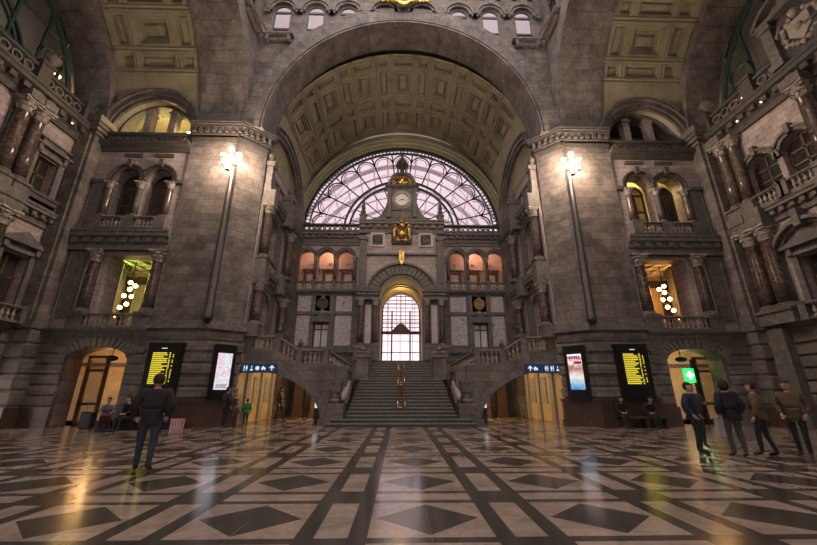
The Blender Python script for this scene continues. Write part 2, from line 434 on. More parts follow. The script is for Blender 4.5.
# smooth haunches
for s in (-1, 1):
    n = 6
    for i in range(n):
        a0, a1 = aS*i/n, aS*(i+1)/n
        q = [(-s*-1*(R)*cos(a/R)*-1*-1, ZC+R*sin(a/R)) for a in (a0, a1)]
        mb.add([(s*R*cos(a0/R), 19.5, ZC+R*sin(a0/R)), (s*R*cos(a1/R), 19.5, ZC+R*sin(a1/R)), (s*R*cos(a1/R), 28.2, ZC+R*sin(a1/R)), (s*R*cos(a0/R), 28.2, ZC+R*sin(a0/R))], [(0, 1, 2, 3)])
ceiling = struct(mb, 'ceiling', 'vault')
mb = MB(); mb.ring(0, ZC, R+.5, R+.7, 17.9, 28.6, -8, 188, 40); struct(mb, 'ceiling_shell', 'dark')
# end wall around the lunette
LZ, LR = 14.3, 8.0
mb = MB(lambda u, w, z: (u, w, z))
mb2 = MB()
for (r0, r1, w0, w1, mt) in ((8.35, 9.6, 27.9, 28.5, 0), ):
    mb2.ring(0, LZ+.2, r0, r1, w0, w1, -4, 184, 56)
struct(mb2, 'wall_far_end', 'vault')
mb2 = MB(); mb2.ring(0, LZ, 8.33, 8.45, 27.75, 28.3, 0, 180, 56); mb2.ring(0, LZ+.06, 8.45, 8.65, 27.55, 28.3, 0, 180, 56); mb2.ring(0, LZ+.1, 8.65, 8.85, 27.35, 28.3, 0, 180, 56)
trim(mb2, 'cream', smooth=False)

# side arm vaults : axis along X
for s in (-1, 1):
    R2 = 7.75; Z2 = 15.9; YC = 10.1
    cells = []
    for i in range(11): cells.append(1.62 if i % 2 == 1 else .75)
    rb = .4
    tot = sum(cells)+12*rb; a0 = (pi*R2-tot)/2
    mb = MB()
    coffers(mb, lambda a, t, d: (s*t, YC+(R2+d)*cos(a/R2), Z2+(R2+d)*sin(a/R2)), cells, [.72, 2.05, .72], rb, .38, a0, 11.9, R2)
    F = lambda a: (YC+R2*cos(a/R2), Z2+R2*sin(a/R2))
    nx, na = 52, 12
    for i in range(na):
        p, q = F(a0*i/na), F(a0*(i+1)/na)
        for j in range(nx):
            x0, x1 = 11.9+5.2*j/nx, 11.9+5.2*(j+1)/nx
            if math.hypot((x0+x1)/2-14.5, (p[1]+q[1])/2-15.7) < 2.8: continue
            mb.add([(s*x0, p[0], p[1]), (s*x1, p[0], p[1]), (s*x1, q[0], q[1]), (s*x0, q[0], q[1])], [(0, 1, 2, 3)])
    for i in range(3):
        p, q = F(pi*R2-a0+a0*i/3), F(pi*R2-a0+a0*(i+1)/3)
        mb.add([(s*11.9, p[0], p[1]), (s*17.1, p[0], p[1]), (s*17.1, q[0], q[1]), (s*11.9, q[0], q[1])], [(0, 1, 2, 3)])
    struct(mb, 'ceiling_'+SIDE[s], 'vault')
    mb = MB(lambda u, w, z: (s*w, u, z)); mb.ring(YC, Z2, R2+.5, R2+.8, 9.4, 19.3, 30, 180, 40); struct(mb, 'ceiling_shell_'+SIDE[s], 'dark')
    # transverse arch between crossing and side arm, and the end arch
    mb = MB(lambda u, w, z: (s*w, u, z)); mb.ring(YC, 16.05, 7.5, 8.6, 9.2, 12.0, 0, 180, 48); mb.ring(YC, 16.05, 7.42, 7.55, 9.35, 9.7, 0, 180, 48); mb.ring(YC, 16.05, 7.42, 7.55, 11.5, 11.85, 0, 180, 48)
    trim(mb, 'arch')
    mb = MB(lambda u, w, z: (s*w, u, z)); mb.ring(YC, 16.05, 7.25, 8.6, 16.95, 19.0, 0, 180, 48)
    trim(mb, 'arch')

# ------------------------------------------------------------------ crossing walls above the cornice
AZ = 16.0
def spandrel(F, uc, r, u0, u1, z0, z1, w0, w1, kz=1, ops=()):
    mb = MB(F); n = 44
    for i in range(n):
        ta, tb = pi-pi*i/n, pi-pi*(i+1)/n
        a = (uc+r*cos(ta), z0+kz*r*sin(ta)); b_ = (uc+r*cos(tb), z0+kz*r*sin(tb))
        mb.prism([a, b_, (b_[0], z1), (a[0], z1)], w0, w1)
    if uc-r > u0: mb.box(u0, uc-r, w0, w1, z0, z1)
    if u1 > uc+r: mb.box(uc+r, u1, w0, w1, z0, z1)
    return mb
# far spandrel with drum windows: build slice by slice
mb = MB(); n = 150; X0, X1 = -9.3, 9.3
WIN = [s*c for c in (1.25, 3.68, 5.78, 7.95) for s in (-1, 1)]
hwin, wsill, wspr = .56, 23.25, 25.35
for i in range(n):
    xa, xb = X0+(X1-X0)*i/n, X0+(X1-X0)*(i+1)/n; xm = (xa+xb)/2
    lo = lambda x: AZ+8.35*1.05*sqrt(max(0, 1-(x/8.35)**2)) if abs(x) < 8.35 else AZ
    za, zb = lo(xa), lo(xb); hi = 28.5
    w = [c for c in WIN if abs(xm-c) < hwin]
    if w:
        c = w[0]; tp = lambda x: wspr+sqrt(max(0, hwin**2-(x-c)**2))
        ta, tb = tp(xa), tp(xb)
        if min(za, zb) < wsill: mb.add([(x, y, z) for y in (17.6, 17.71) for x, z in ((xa, za), (xb, zb), (xb, wsill), (xa, wsill))], [(0,1,2,3), (7,6,5,4), (0,4,5,1), (2,6,7,3), (0,3,7,4), (1,5,6,2)])
        a2, b2 = max(za, ta), max(zb, tb)
        mb.add([(x, y, z) for y in (17.6, 17.71) for x, z in ((xa, a2), (xb, b2), (xb, hi), (xa, hi))], [(0,1,2,3), (7,6,5,4), (0,4,5,1), (2,6,7,3), (0,3,7,4), (1,5,6,2)])
    else:
        mb.add([(x, y, z) for y in (17.6, 17.71) for x, z in ((xa, za), (xb, zb), (xb, hi), (xa, hi))], [(0,1,2,3), (7,6,5,4), (0,4,5,1), (2,6,7,3), (0,3,7,4), (1,5,6,2)])
struct(mb, 'wall_far_crossing', 'pier')
wn = [0]
def window(loc, kind='structure'):
    wn[0] += 1; return empty('window_%d' % wn[0], loc, kind=kind)
# drum window joinery and mouldings
mbt = MB()
for c in WIN:
    ac = max(0, abs(c)-hwin); zlow = AZ+8.35*1.05*sqrt(max(0, 1-(ac/8.35)**2)) if ac < 8.3 else wsill
    zs = max(wsill, zlow+.02); e = window((c, 17.8, zs))
    m = MB()
    if zs < wspr:
        for sx in (-1, 1): m.box(c+sx*(hwin-.035)-.035, c+sx*(hwin-.035)+.035, 17.61, 17.7, zs, wspr)
    m.ring(c, wspr, hwin-.07, hwin, 17.61, 17.7, 25 if zs > wspr else 0, 155 if zs > wspr else 180, 14)
    for z0, z1 in ((wspr-.12, wspr+.04), (wsill+.55, wsill+.68), (wsill, wsill+.08)):
        if z0 >= zs: m.box(c-hwin, c+hwin, 17.6, 17.7, z0, z1)
    m.build('window_frame', 'dark', e)
    zb = min(zs, wspr+.2); m = MB(); m.prism([(c-hwin*.9, zb), (c+hwin*.9, zb)]+[(c+hwin*cos(radians(t)), max(zb, wspr+hwin*sin(radians(t)))) for t in range(0, 181, 15)], 17.635, 17.645); m.build('pane', 'clearglass', e)
    mbt.ring(c, wspr+.02, hwin+.12, hwin+.3, 17.42, 17.62, -0, 180, 16); mbt.ring(c, wspr+.02, hwin+.3, hwin+.42, 17.34, 17.62, -0, 180, 16)
    if abs(c) > 3:
        for sx in (-1, 1): mbt.box(c+sx*1.0-.16, c+sx*1.0+.16, 17.4, 17.62, wspr-.18, wspr+.04)
    mbt.box(c-.1, c+.1, 17.28, 17.62, wspr+.85, wspr+1.3)
for s in (-1, 1):
    mbt.box(s*7.95-.95, s*7.95+.95, 17.2, 17.62, wsill-.22, wsill-.08); mbt.box(s*7.95-.75, s*7.95+.75, 17.4, 17.62, wsill-.55, wsill-.22)
    for q in (-.75, .6): mbt.box(s*7.95+q, s*7.95+q+.18, 17.25, 17.62, wsill-.65, wsill-.2)
for k in range(17): mbt.ball(-8.6+k*17.2/16, 17.6, 27.1, .22, 6)
trim(mbt, 'trim')
# front ring of the great arch in voussoirs, and soffit
mb = MB(); mb.ring(0, AZ, 8.3, 9.35, 17.42, 17.75, 0, 180, 46, 1.045, gap=.05); trim(mb, 'arch')
mb = MB(); mb.ring(0, AZ, 8.2, 8.34, 17.5, 19.5, 0, 180, 60, 1.045); mb.ring(0, AZ, 8.12, 8.22, 17.42, 17.8, 0, 180, 60, 1.045)
mb.ring(0, AZ, 8.3, 9.4, 19.1, 19.5, 0, 180, 60, 1.045); trim(mb, 'arch')
# side crossing walls
for s in (-1, 1):
    m = MB(lambda u, w, z: (s*w, u, z))
    for i in range(60):
        ya, yb = 2.6+15.0*i/60, 2.6+15.0*(i+1)/60; ym = (ya+yb)/2
        lo = lambda y: 16+8.3*sqrt(max(0, 1-((y-10.1)/8.3)**2))
        w = [c for c in (16.2, 14.4, 12.6) if abs(ym-c) < .5]
        if w: 
            for z0, z1, z2, z3 in ((lo(ya), lo(yb), 23.25, 23.25), (25.8, 25.8, 28.5, 28.5)):
                if z0 < z2 : m.add([(y, x, z) for x in (9.23, 10.2) for y, z in ((ya, z0), (yb, z1), (yb, z3), (ya, z2))], [(0,1,2,3), (7,6,5,4), (0,4,5,1), (2,6,7,3), (0,3,7,4), (1,5,6,2)])
        else: m.add([(y, x, z) for x in (9.23, 10.2) for y, z in ((ya, lo(ya)), (yb, lo(yb)), (yb, 28.5), (ya, 28.5))], [(0,1,2,3), (7,6,5,4), (0,4,5,1), (2,6,7,3), (0,3,7,4), (1,5,6,2)])
    struct(m, 'wall_%s_crossing' % SIDE[s], 'pier')
    e = window((s*9.6, 16.2, 23.25)); m = MB(lambda u, w, z: (s*w, u, z))
    for z in (23.3, 23.9, 25.1): m.box(15.7, 16.7, 9.3, 9.45, z, z+.12)
    m.build('window_frame', 'dark', e); m = MB(lambda u, w, z: (s*w, u, z)); m.box(15.7, 16.7, 9.36, 9.38, 23.25, 25.8); m.build('pane', 'clearglass', e)
    m = MB(lambda u, w, z: (s*w, u, z)); m.box(15.2, 17.3, 8.85, 9.2, 23.03, 23.17); m.box(15.5, 17.0, 9.0, 9.2, 22.7, 23.03); m.tube([(15.0, 8.75, 22.6), (17.3, 8.75, 23.45)], .06, 6); trim(m, 'trim')
# unseen rim on the crossing walls, dome left off to let sky light in
mb = MB(); mb.box(-10.3, 10.3, 16.6, 18.6, 28.5, 28.8); mb.box(-10.3, -8.4, 2, 15, 28.5, 28.8); mb.box(8.4, 10.3, 2, 15, 28.5, 28.8); struct(mb, 'ceiling_crossing', 'cream')

# ------------------------------------------------------------------ piers
for s in (-1, 1):
    F = lambda u, w, z: (s*u, w, z); sd = SIDE[s]
    def poly(p, uo=12.0, yb=18.75):  # offset p outward
        return [(uo, 17.6-p), (9.2-p*.41, 17.6-p), (8.1-p, 18.6-p*.41), (8.1-p, yb), (uo, yb)]
    mb = MB(F); mb.slab(poly(0), 4.5, 15.5); mb.slab(poly(.05), 4.3, 4.62); struct(mb, 'wall_%s_pier' % sd, 'pier')
    mb = MB(F); mb.slab(poly(.06), 1.0, 4.35)
    z = 1.22; H = .5
    for k in range(6): mb.slab(poly(.2 if k % 2 == 0 else .13), z+.035, z+H-.035) if True else None; z += H+.02
    struct(mb, 'wall_%s_pier_base' % sd, 'rust', bevel=.05)
    mb = MB(F); mb.slab(poly(.32), 4.36, 4.52); mb.slab(poly(.22), 4.52, 4.62); mb.slab(poly(.12), 4.62, 4.78); trim(mb, 'trim')
    mb = MB(F); mb.slab(poly(.3), 0, .25); mb.slab(poly(.22), .25, 1.08); mb.slab(poly(.28), 1.08, 1.2); mb.build('baseboard_'+sd, 'plinth', kind='structure')
    mb = MB(F)
    for p, a, c in ((.08, 15.0, 15.08), (.1, 15.3, 15.42), (.2, 15.42, 15.55), (.42, 15.78, 15.92), (.5, 15.92, 16.04), (.55, 16.04, 16.12), (.1, 15.1, 16.2)): mb.slab(poly(p), a, c)
    def brack(P, Q, n):
        for i in range(n):
            t = (i+.5)/n; x = P[0]+(Q[0]-P[0])*t; y = P[1]+(Q[1]-P[1])*t; mb.box(x-.09, x+.09, y-.09, y+.09, 15.5, 15.8)
    q = poly(.3); brack(q[0], q[1], 8); brack(q[1], q[2], 5); pass
    trim(mb, 'dark')

# ------------------------------------------------------------------ lamp posts on the chamfer corner
for s in (-1, 1):
    x, y = s*9.27, 17.3
    e = empty('lamp_post', (x, y, 4.8), 'tall grey lamp post carrying starburst bulbs on the %s stone pier' % SIDE[s], 'lamp post', 'pier lamps')
    m = MB(); m.lathe(x, y, [(.2, 4.85), (.21, 5.0), (.19, 5.1), (.17, 8.5), (.14, 10.5), (.13, 13.3), (.05, 13.4), (.05, 15.2), (.01, 15.4)], 14); m.build('pole', 'steel', e, True)
    m = MB(); m.lathe(x, y, [(.1, 4.62), (.2, 4.75), (.24, 4.85), (.2, 4.95)], 12)
    for z in (6.5, 9.5, 12): m.box(x-.04, x+.04, y, 17.62, z, z+.08)
    m.build('bracket', 'black', e)
    k = 0
    for (dx, dz) in ((-.42, .18), (.42, .2), (0, .55), (-.3, -.3), (.32, -.32), (0, .02), (-.05, -.62)):
        m = MB(); p = (x+dx, y-.5+.1*abs(dx), 13.45+dz)
        m.tube([(x, y, 13.2), (x+dx*.5, y-.35, 13.2+dz*.4), p], .025, 5); a = m.build('lamp_arm', 'steel', e)
        m = MB(); m.ball(p[0], p[1], p[2], .12, 8); g = m.build('bulb', 'lamp', a, True)
        m = MB(); m.lathe(p[0], p[1], [(.13, p[2]-.14), (.14, p[2]-.1), (.06, p[2]-.05)], 8); m.build('lamp_cup', 'steel', a)

# ------------------------------------------------------------------ side arm bays (facing the hall)
def lightp(name, loc, e, col, r=.15, kind='POINT', size=None, rot=None):
    l = bpy.data.lights.new(name, kind); l.energy = e; l.color = col
    if kind == 'POINT': l.shadow_soft_size = r
    elif kind == 'AREA': l.shape = 'RECTANGLE'; l.size, l.size_y = size
    o = bpy.data.objects.new(name, l); COL.objects.link(o); o.location = loc
    if rot: o.rotation_euler = rot
    return o
def room(F, u0, u1, z0, z1, w_front, depth, mat, name):
    m = MB(F); t = .15; wb = w_front-depth
    m.box(u0-t, u1+t, wb-t, wb, z0-t, z1+t); m.box(u0-t, u0, wb, w_front, z0-t, z1+t); m.box(u1, u1+t, wb, w_front, z0-t, z1+t)
    m.box(u0, u1, wb, w_front, z0-t, z0); m.box(u0, u1, wb, w_front, z1, z1+t)
    return struct(m, name, mat)
for s in (-1, 1):
    F = Bay(s); sd = SIDE[s]; G = 'bay ' + sd
    # ground storey: rusticated wall with segmental doorway
    m = MB(F); m.wall(12, 17, 0, 4.1, -.95, -.1, [(14.2, 1.35, 0, 3.0, .5)]); struct(m, 'wall_%s_bay_ground' % sd, 'rust')
    m = MB(F); z = .9
    for k in range(6):
        for a, c in ((12.05, 12.78), (15.62, 16.95)): m.box(a, c, -.1, .0, z+.02, z+.42)
        z += .46
    struct(m, 'wall_%s_bay_courses' % sd, 'rust', bevel=.03)
    m = MB(F)
    for i in range(17):   # voussoirs
        t0 = 180-(i)*180/17; b0, b1 = radians(t0-.8), radians(t0-180/17+.8)
        p = [(14.2+(1.35+q*.0)*cos(a)*(1+q*.32), 3.0+.5*sin(a)+q*(.18+.3*sin(a))) for q, a in ((0, b0), (1, b0), (1, b1), (0, b1))]
        m.prism(p, -.1, .02)
    trim(m, 'rust', bevel=.02)
    m = MB(F); m.box(12.0, 12.85, -.1, .08, 0, .85); m.box(15.55, 17.0, -.1, .08, 0, .85); m.build('baseboard_%s_bay' % sd, 'plinth', kind='structure')
    m = MB(F); cornice(m, 12, 17, 4.0, 4.35, .32, False, -.1); trim(m)
    # loggia storey
    m = MB(F); m.wall(12, 17, 4.3, 8.5, -.9, -.15, [(13.95, 1.45, 4.35, 8.15, 0)]); struct(m, 'wall_%s_bay_loggia' % sd, 'pink')
    m = MB(F); cornice(m, 12, 17, 8.35, 9.45, .35, True, -.05); m.box(12, 17, -.15, .12, 8.35, 8.62); trim(m)
    # pedestals for loggia columns
    m = MB(F)
    for u in (12.42, 15.52): m.box(u-.36, u+.36, -.4, .22, 4.35, 5.05); m.box(u-.4, u+.4, -.4, .27, 4.95, 5.05)
    m.box(16.05, 16.75, -.2, -.03, 4.9, 8.2); trim(m)
    for u, wh in ((12.42, 'beside the stone pier'), (15.52, 'on the side away from the stone pier')):
        column(s*u, 17.6+.08, 5.05, 3.32, .27, 'dark red marble column of the first floor loggia on the %s, %s' % (sd, wh), 'loggia columns')
    balustrade((s*12.8, 17.45, 4.35), (s*15.12, 17.45, 4.35), .72, 'stone balustrade across the lamplit loggia above the %s doorway' % sd, 'bay balustrades', posts=(), pitch=.22)
    # twin arch storey
    m = MB(F); m.wall(12, 17, 9.4, 14.5, -.8, -.12, [(13.36, .76, 9.5, 12.5, .76), (15.08, .76, 9.5, 12.5, .76)]); struct(m, 'wall_%s_bay_arcade' % sd, 'pink')
    m = MB(F)
    for u in (13.36, 15.08):
        m.ring(u, 12.5, .72, .92, -.2, .0, 0, 180, 20); m.ring(u, 12.5, .92, 1.02, -.2, .07, 0, 180, 20); m.box(u-.12, u+.12, -.1, .14, 13.3, 13.75)
    m.box(12.0, 12.62, -.1, .05, 12.3, 12.5); m.box(15.8, 17.0, -.1, .05, 12.3, 12.5)
    for u in (13.36, 15.08): m.box(u-.5, u+.5, -.12, -.02, 14.0, 14.2)
    trim(m, 'dark')
    for u, wh in ((12.62, 'next to the pier'), (14.22, 'between its two arches'), (15.84, 'outer end')):
        column(s*u, 17.6+.02, 10.2, 2.15, .17, 'small polished column of the %s twin-arched window storey, %s' % (sd, wh), 'twin arch columns', 'dark' if u == 14.22 else 'red')
    m = MB(F)
    for u in (12.62, 14.22, 15.84): m.box(u-.28, u+.28, -.4, .26, 9.5, 10.2)
    m.box(16.15, 16.75, -.12, .0, 9.6, 12.3); m.box(16.25, 16.65, -.12, .02, 9.9, 12.0); trim(m)
    for a, c, wh in ((12.92, 13.92, 'nearer the pier'), (14.52, 15.54, 'farther from the pier')):
        balustrade((s*a, 17.42, 9.5), (s*c, 17.42, 9.5), .68, 'short stone balustrade under the %s twin arches, %s' % (sd, wh), 'bay balustrades', posts=(), pitch=.19)
    # upper ledge and guilloche parapet
    m = MB(F); cornice(m, 12, 17, 14.35, 14.85, .4, False, -.1); m.box(12, 17, -.3, -.05, 14.85, 15.5); m.box(12, 17, -.35, .05, 15.45, 15.6)
    trim(m, 'dark')
    m = MB(F)
    for k in range(12): m.ring(12.4+k*.38, 15.15, .09, .15, -.06, .0, 0, 360, 12)
    trim(m, 'trim')
    # lunette
    m = MB(F); m.wall(12, 17, 15.5, 19.6, -.5, -.15, [(14.5, 2.25, 15.5, 15.7, 2.25)]); struct(m, 'wall_%s_bay_lunette' % sd, 'cream')
    m = MB(F); m.ring(14.5, 15.7, 2.25, 2.45, -.6, .0, 0, 180, 32); m.ring(14.5, 15.7, 2.45, 2.75, -.4, .12, 0, 180, 32); m.ring(14.5, 15.7, 2.75, 2.9, -.4, .25, 0, 180, 32)
    m.ring(14.5, 15.7, 2.1, 2.25, -1.3, -.45, 0, 180, 32)
    trim(m, 'arch')
    m = MB(F)
    for u in (13.75, 15.2): m.box(u-.2, u+.2, -.95, -.5, 15.5, 17.75); m.box(u-.26, u+.26, -1.0, -.42, 17.35, 17.5); m.box(u-.1, u+.1, -.5, -.44, 15.7, 17.2)
    trim(m, 'baluster')
    # rooms behind
    r1 = room(F, 12.1, 19.3, 0, 4.05, -1.2, 3.4, 'ochre', 'wall_%s_bay_hall' % sd)
    r2 = room(F, 12.1, 19.6, 4.3, 9.3, -1.2, 5.0, 'wood', 'wall_%s_bay_loggia_room' % sd)
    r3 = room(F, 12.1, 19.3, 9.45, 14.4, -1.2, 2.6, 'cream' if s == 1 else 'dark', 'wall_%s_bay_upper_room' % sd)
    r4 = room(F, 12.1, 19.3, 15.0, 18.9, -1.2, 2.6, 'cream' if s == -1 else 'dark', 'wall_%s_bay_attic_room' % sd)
    m = MB(F)   # thickness of the bay wall between hall and rooms, floors and heads
    m.box(12, 19.3, -1.2, -.5, 4.05, 4.3); m.box(12, 19.3, -1.2, -.5, 8.9, 9.45); m.box(12, 19.3, -1.2, -.5, 14.4, 15.0)
    struct(m, 'floor_%s_bay' % sd, 'dark')
    # loggia ceiling coffers, inner columns, inner window and lamp
    m = MB(F)
    for i in range(9):
        for j in range(6): m.box(12.35+i*.82, 12.9+i*.82, -5.9+j*.8, -5.35+j*.8, 8.95, 9.05)
    for i in range(10): m.box(12.12+i*.82-.06, 12.12+i*.82+.1, -6.15, -1.2, 8.8, 9.28)
    for j in range(7): m.box(12.12, 19.5, -6.12+j*.8-.06, -6.12+j*.8+.1, 8.86, 9.28)
    trim(m, 'cream')
    m = MB(F); m.box(16.75, 17.1, -3.9, -3.5, 4.3, 9.1); m.box(16.65, 17.2, -4.0, -3.4, 8.5, 8.8); m.box(17.6, 18.0, -4.4, -4.0, 4.3, 9.1); trim(m, 'dark')
    m = MB(F); m.box(16.9, 17.5, -5.9, -5.8, 5.0, 8.2); m.box(18.2, 19.0, -5.9, -5.8, 5.0, 8.2); m.box(13.6, 15.2, -6.0, -5.9, 5.2, 8.4); trim(m, 'ochre' if s == 1 else 'cream')
    m = MB(F); m.box(14.98, 15.42, -1.2, -.15, 4.35, 8.2); trim(m, 'pink')
    LX, LY = 16.0, 21.0
    e = empty('hanging_lantern', (s*LX, LY, 6.0), 'glowing multi-globe lantern hanging in the %s loggia' % sd, 'lantern', 'loggia lanterns')
    W = 17.6-LY
    m = MB(F); m.tube([(LX, W, 9.0), (LX, W, 7.0)], .025, 5); m.ring(LX, 6.9, .32, .36, W-.02, W+.02, 0, 360, 16); m.build('lantern_frame', 'black', e)
    for (du, dz) in ((0, .55), (-.2, .1), (.25, .15), (0, -.35), (.32, -.55), (-.28, .75), (.05, .95), (.45, -1.0)):
        m = MB(F); m.ball(LX+du, W, 6.7+dz, .115, 7); m.build('globe', 'bulb_warm', e, True)
    lightp('loggia_lamp', (s*(LX+.3), 20.3, 7.2), 90 if s == 1 else 40, (1, .45, .12) if s == 1 else (.8, .85, .25), .3)
    if s == -1: lightp('loggia_lamp_green', (s*16.8, 20.2, 8.2), 80, (.4, .9, .15), .3)
    # ground doorway: door leaf, hanging lamp
    e = empty('door_%d' % (1 if s == -1 else 2), (s*14.9, 18.8, 0), kind='structure')
    m = MB(F)
    dd = .55 if s == 1 else 0
    for u in (15.45+dd, 14.55+dd): m.box(u-.06, u+.06, -1.35, -1.2, 0, 3.2)
    for z in (0, .9, 2.45, 3.1): m.box(14.5+dd, 15.5+dd, -1.35, -1.2, z, z+.12)
    m.build('door_frame', 'wood', e); m = MB(F); m.box(14.6+dd, 15.4+dd, -1.29, -1.27, .1, 3.1); m.build('pane', 'doorglass', e)
    e = empty('hanging_lamp', (s*14.0, 18.3, 2.9), 'oval black hanging lamp inside the %s lit doorway' % sd, 'hanging lamp', 'doorway lamps')
    m = MB(F); m.tube([(14.0, -.7, 3.5), (14.0, -.7, 3.2)], .02, 5); m.build('cord', 'black', e)
    m = MB(F); m.ball(14.0, -.7, 3.05, .26, 8, .55); m.ring(14.0, 3.05, .26, .3, -.72, -.68, 0, 360, 16, .3); m.build('shade', 'black', e, True)
    m = MB(F); m.box(12.2, 19, -4.5, -4.4, 2.9, 3.1); trim(m, 'wood')
    m = MB(F); m.box(12.1, 19.3, -4.6, -1.2, 3.9, 4.04); struct(m, 'ceiling_%s_bay_hall' % sd, 'cream')
    lightp('doorway_lamp', (s*15.3, 19.9, 3.3), 75, (1, .55, .2) if s == -1 else (1, .68, .36), .25)
    # door arch vault inside bright
    # twin arch windows
    for q, u in enumerate((13.36, 15.08)):
        e = window((s*u, 18.2, 9.5)); m = MB(F)
        m.ring(u, 12.3, .5, .6, -.75, -.65, 0, 180, 16); 
        for x in (-.55, 0, .55): m.box(u+x-.05, u+x+.05, -.75, -.65, 9.5, 12.35)
        for z in (9.6, 11.2, 12.25): m.box(u-.6, u+.6, -.74, -.66, z, z+.1)
        m.build('window_frame', 'wood', e); m = MB(F); m.prism([(u-.55, 9.5), (u+.55, 9.5)]+[(u+.55*cos(radians(t)), 12.3+.55*sin(radians(t))) for t in range(0, 181, 15)], -.71, -.69)
        m.build('pane', 'clearglass' if (s == 1 and q == 0) else 'darkglass', e)
    if s == 1: lightp('upper_room_lamp', (15.2, 19.6, 13.6), 150, (1, .72, .25), .2)
    m = MB(F); m.box(14.6, 15.5, -3.7, -3.5, 15.1, 17.1); trim(m, 'white')
    if s == -1:
        lightp('attic_room_lamp', (-15.5, 19.4, 17.4), 130, (1, .75, .28), .2)
        m = MB(F); m.tube([(12.95, -.9, 16.35), (12.5, -.9, 15.85)], .09, 8)
        m.build('tube_lamp', 'tube_light', smooth=True, label='short bright tube lamp in the lit lunette above the left bay', cat='lamp')
    # corner pilaster
    m = MB(F); m.slab([(16.95, .55), (17.95, .55), (19.0, .0), (19.0, -1.2), (16.95, -1.2)], 4.4, 15.4)
    m.box(17.15, 17.75, .5, .65, 4.7, 15.0); struct(m, 'wall_%s_corner' % sd, 'pier')
    m = MB(F); m.box(16.95, 18.3, -1, .58, 0, 4.4); z = .9
    for k in range(5): m.box(16.9, 18.3, -.2, .66+(.06 if k % 2 else 0), z+.03, z+.62); z += .68
    struct(m, 'wall_%s_corner_base' % sd, 'rust', bevel=.04)
    m = MB(F); m.box(16.85, 18.2, -.2, .78, 0, .85); m.build('baseboard_%s_corner' % sd, 'plinth', kind='structure')
    m = MB(F)
    for p, a, c in ((.1, 15.0, 15.1), (.12, 15.3, 15.5), (.3, 15.75, 16.1), (.08, 15.3, 16.1), (.2, 15.55, 15.75)): m.box(16.95-p, 19, -.5, .55+p, a, c)
    m.box(16.85, 18.1, -.1, .75, 4.3, 4.55); m.box(16.85, 18.1, -.1, .65, 4.55, 4.7); trim(m, 'trim')

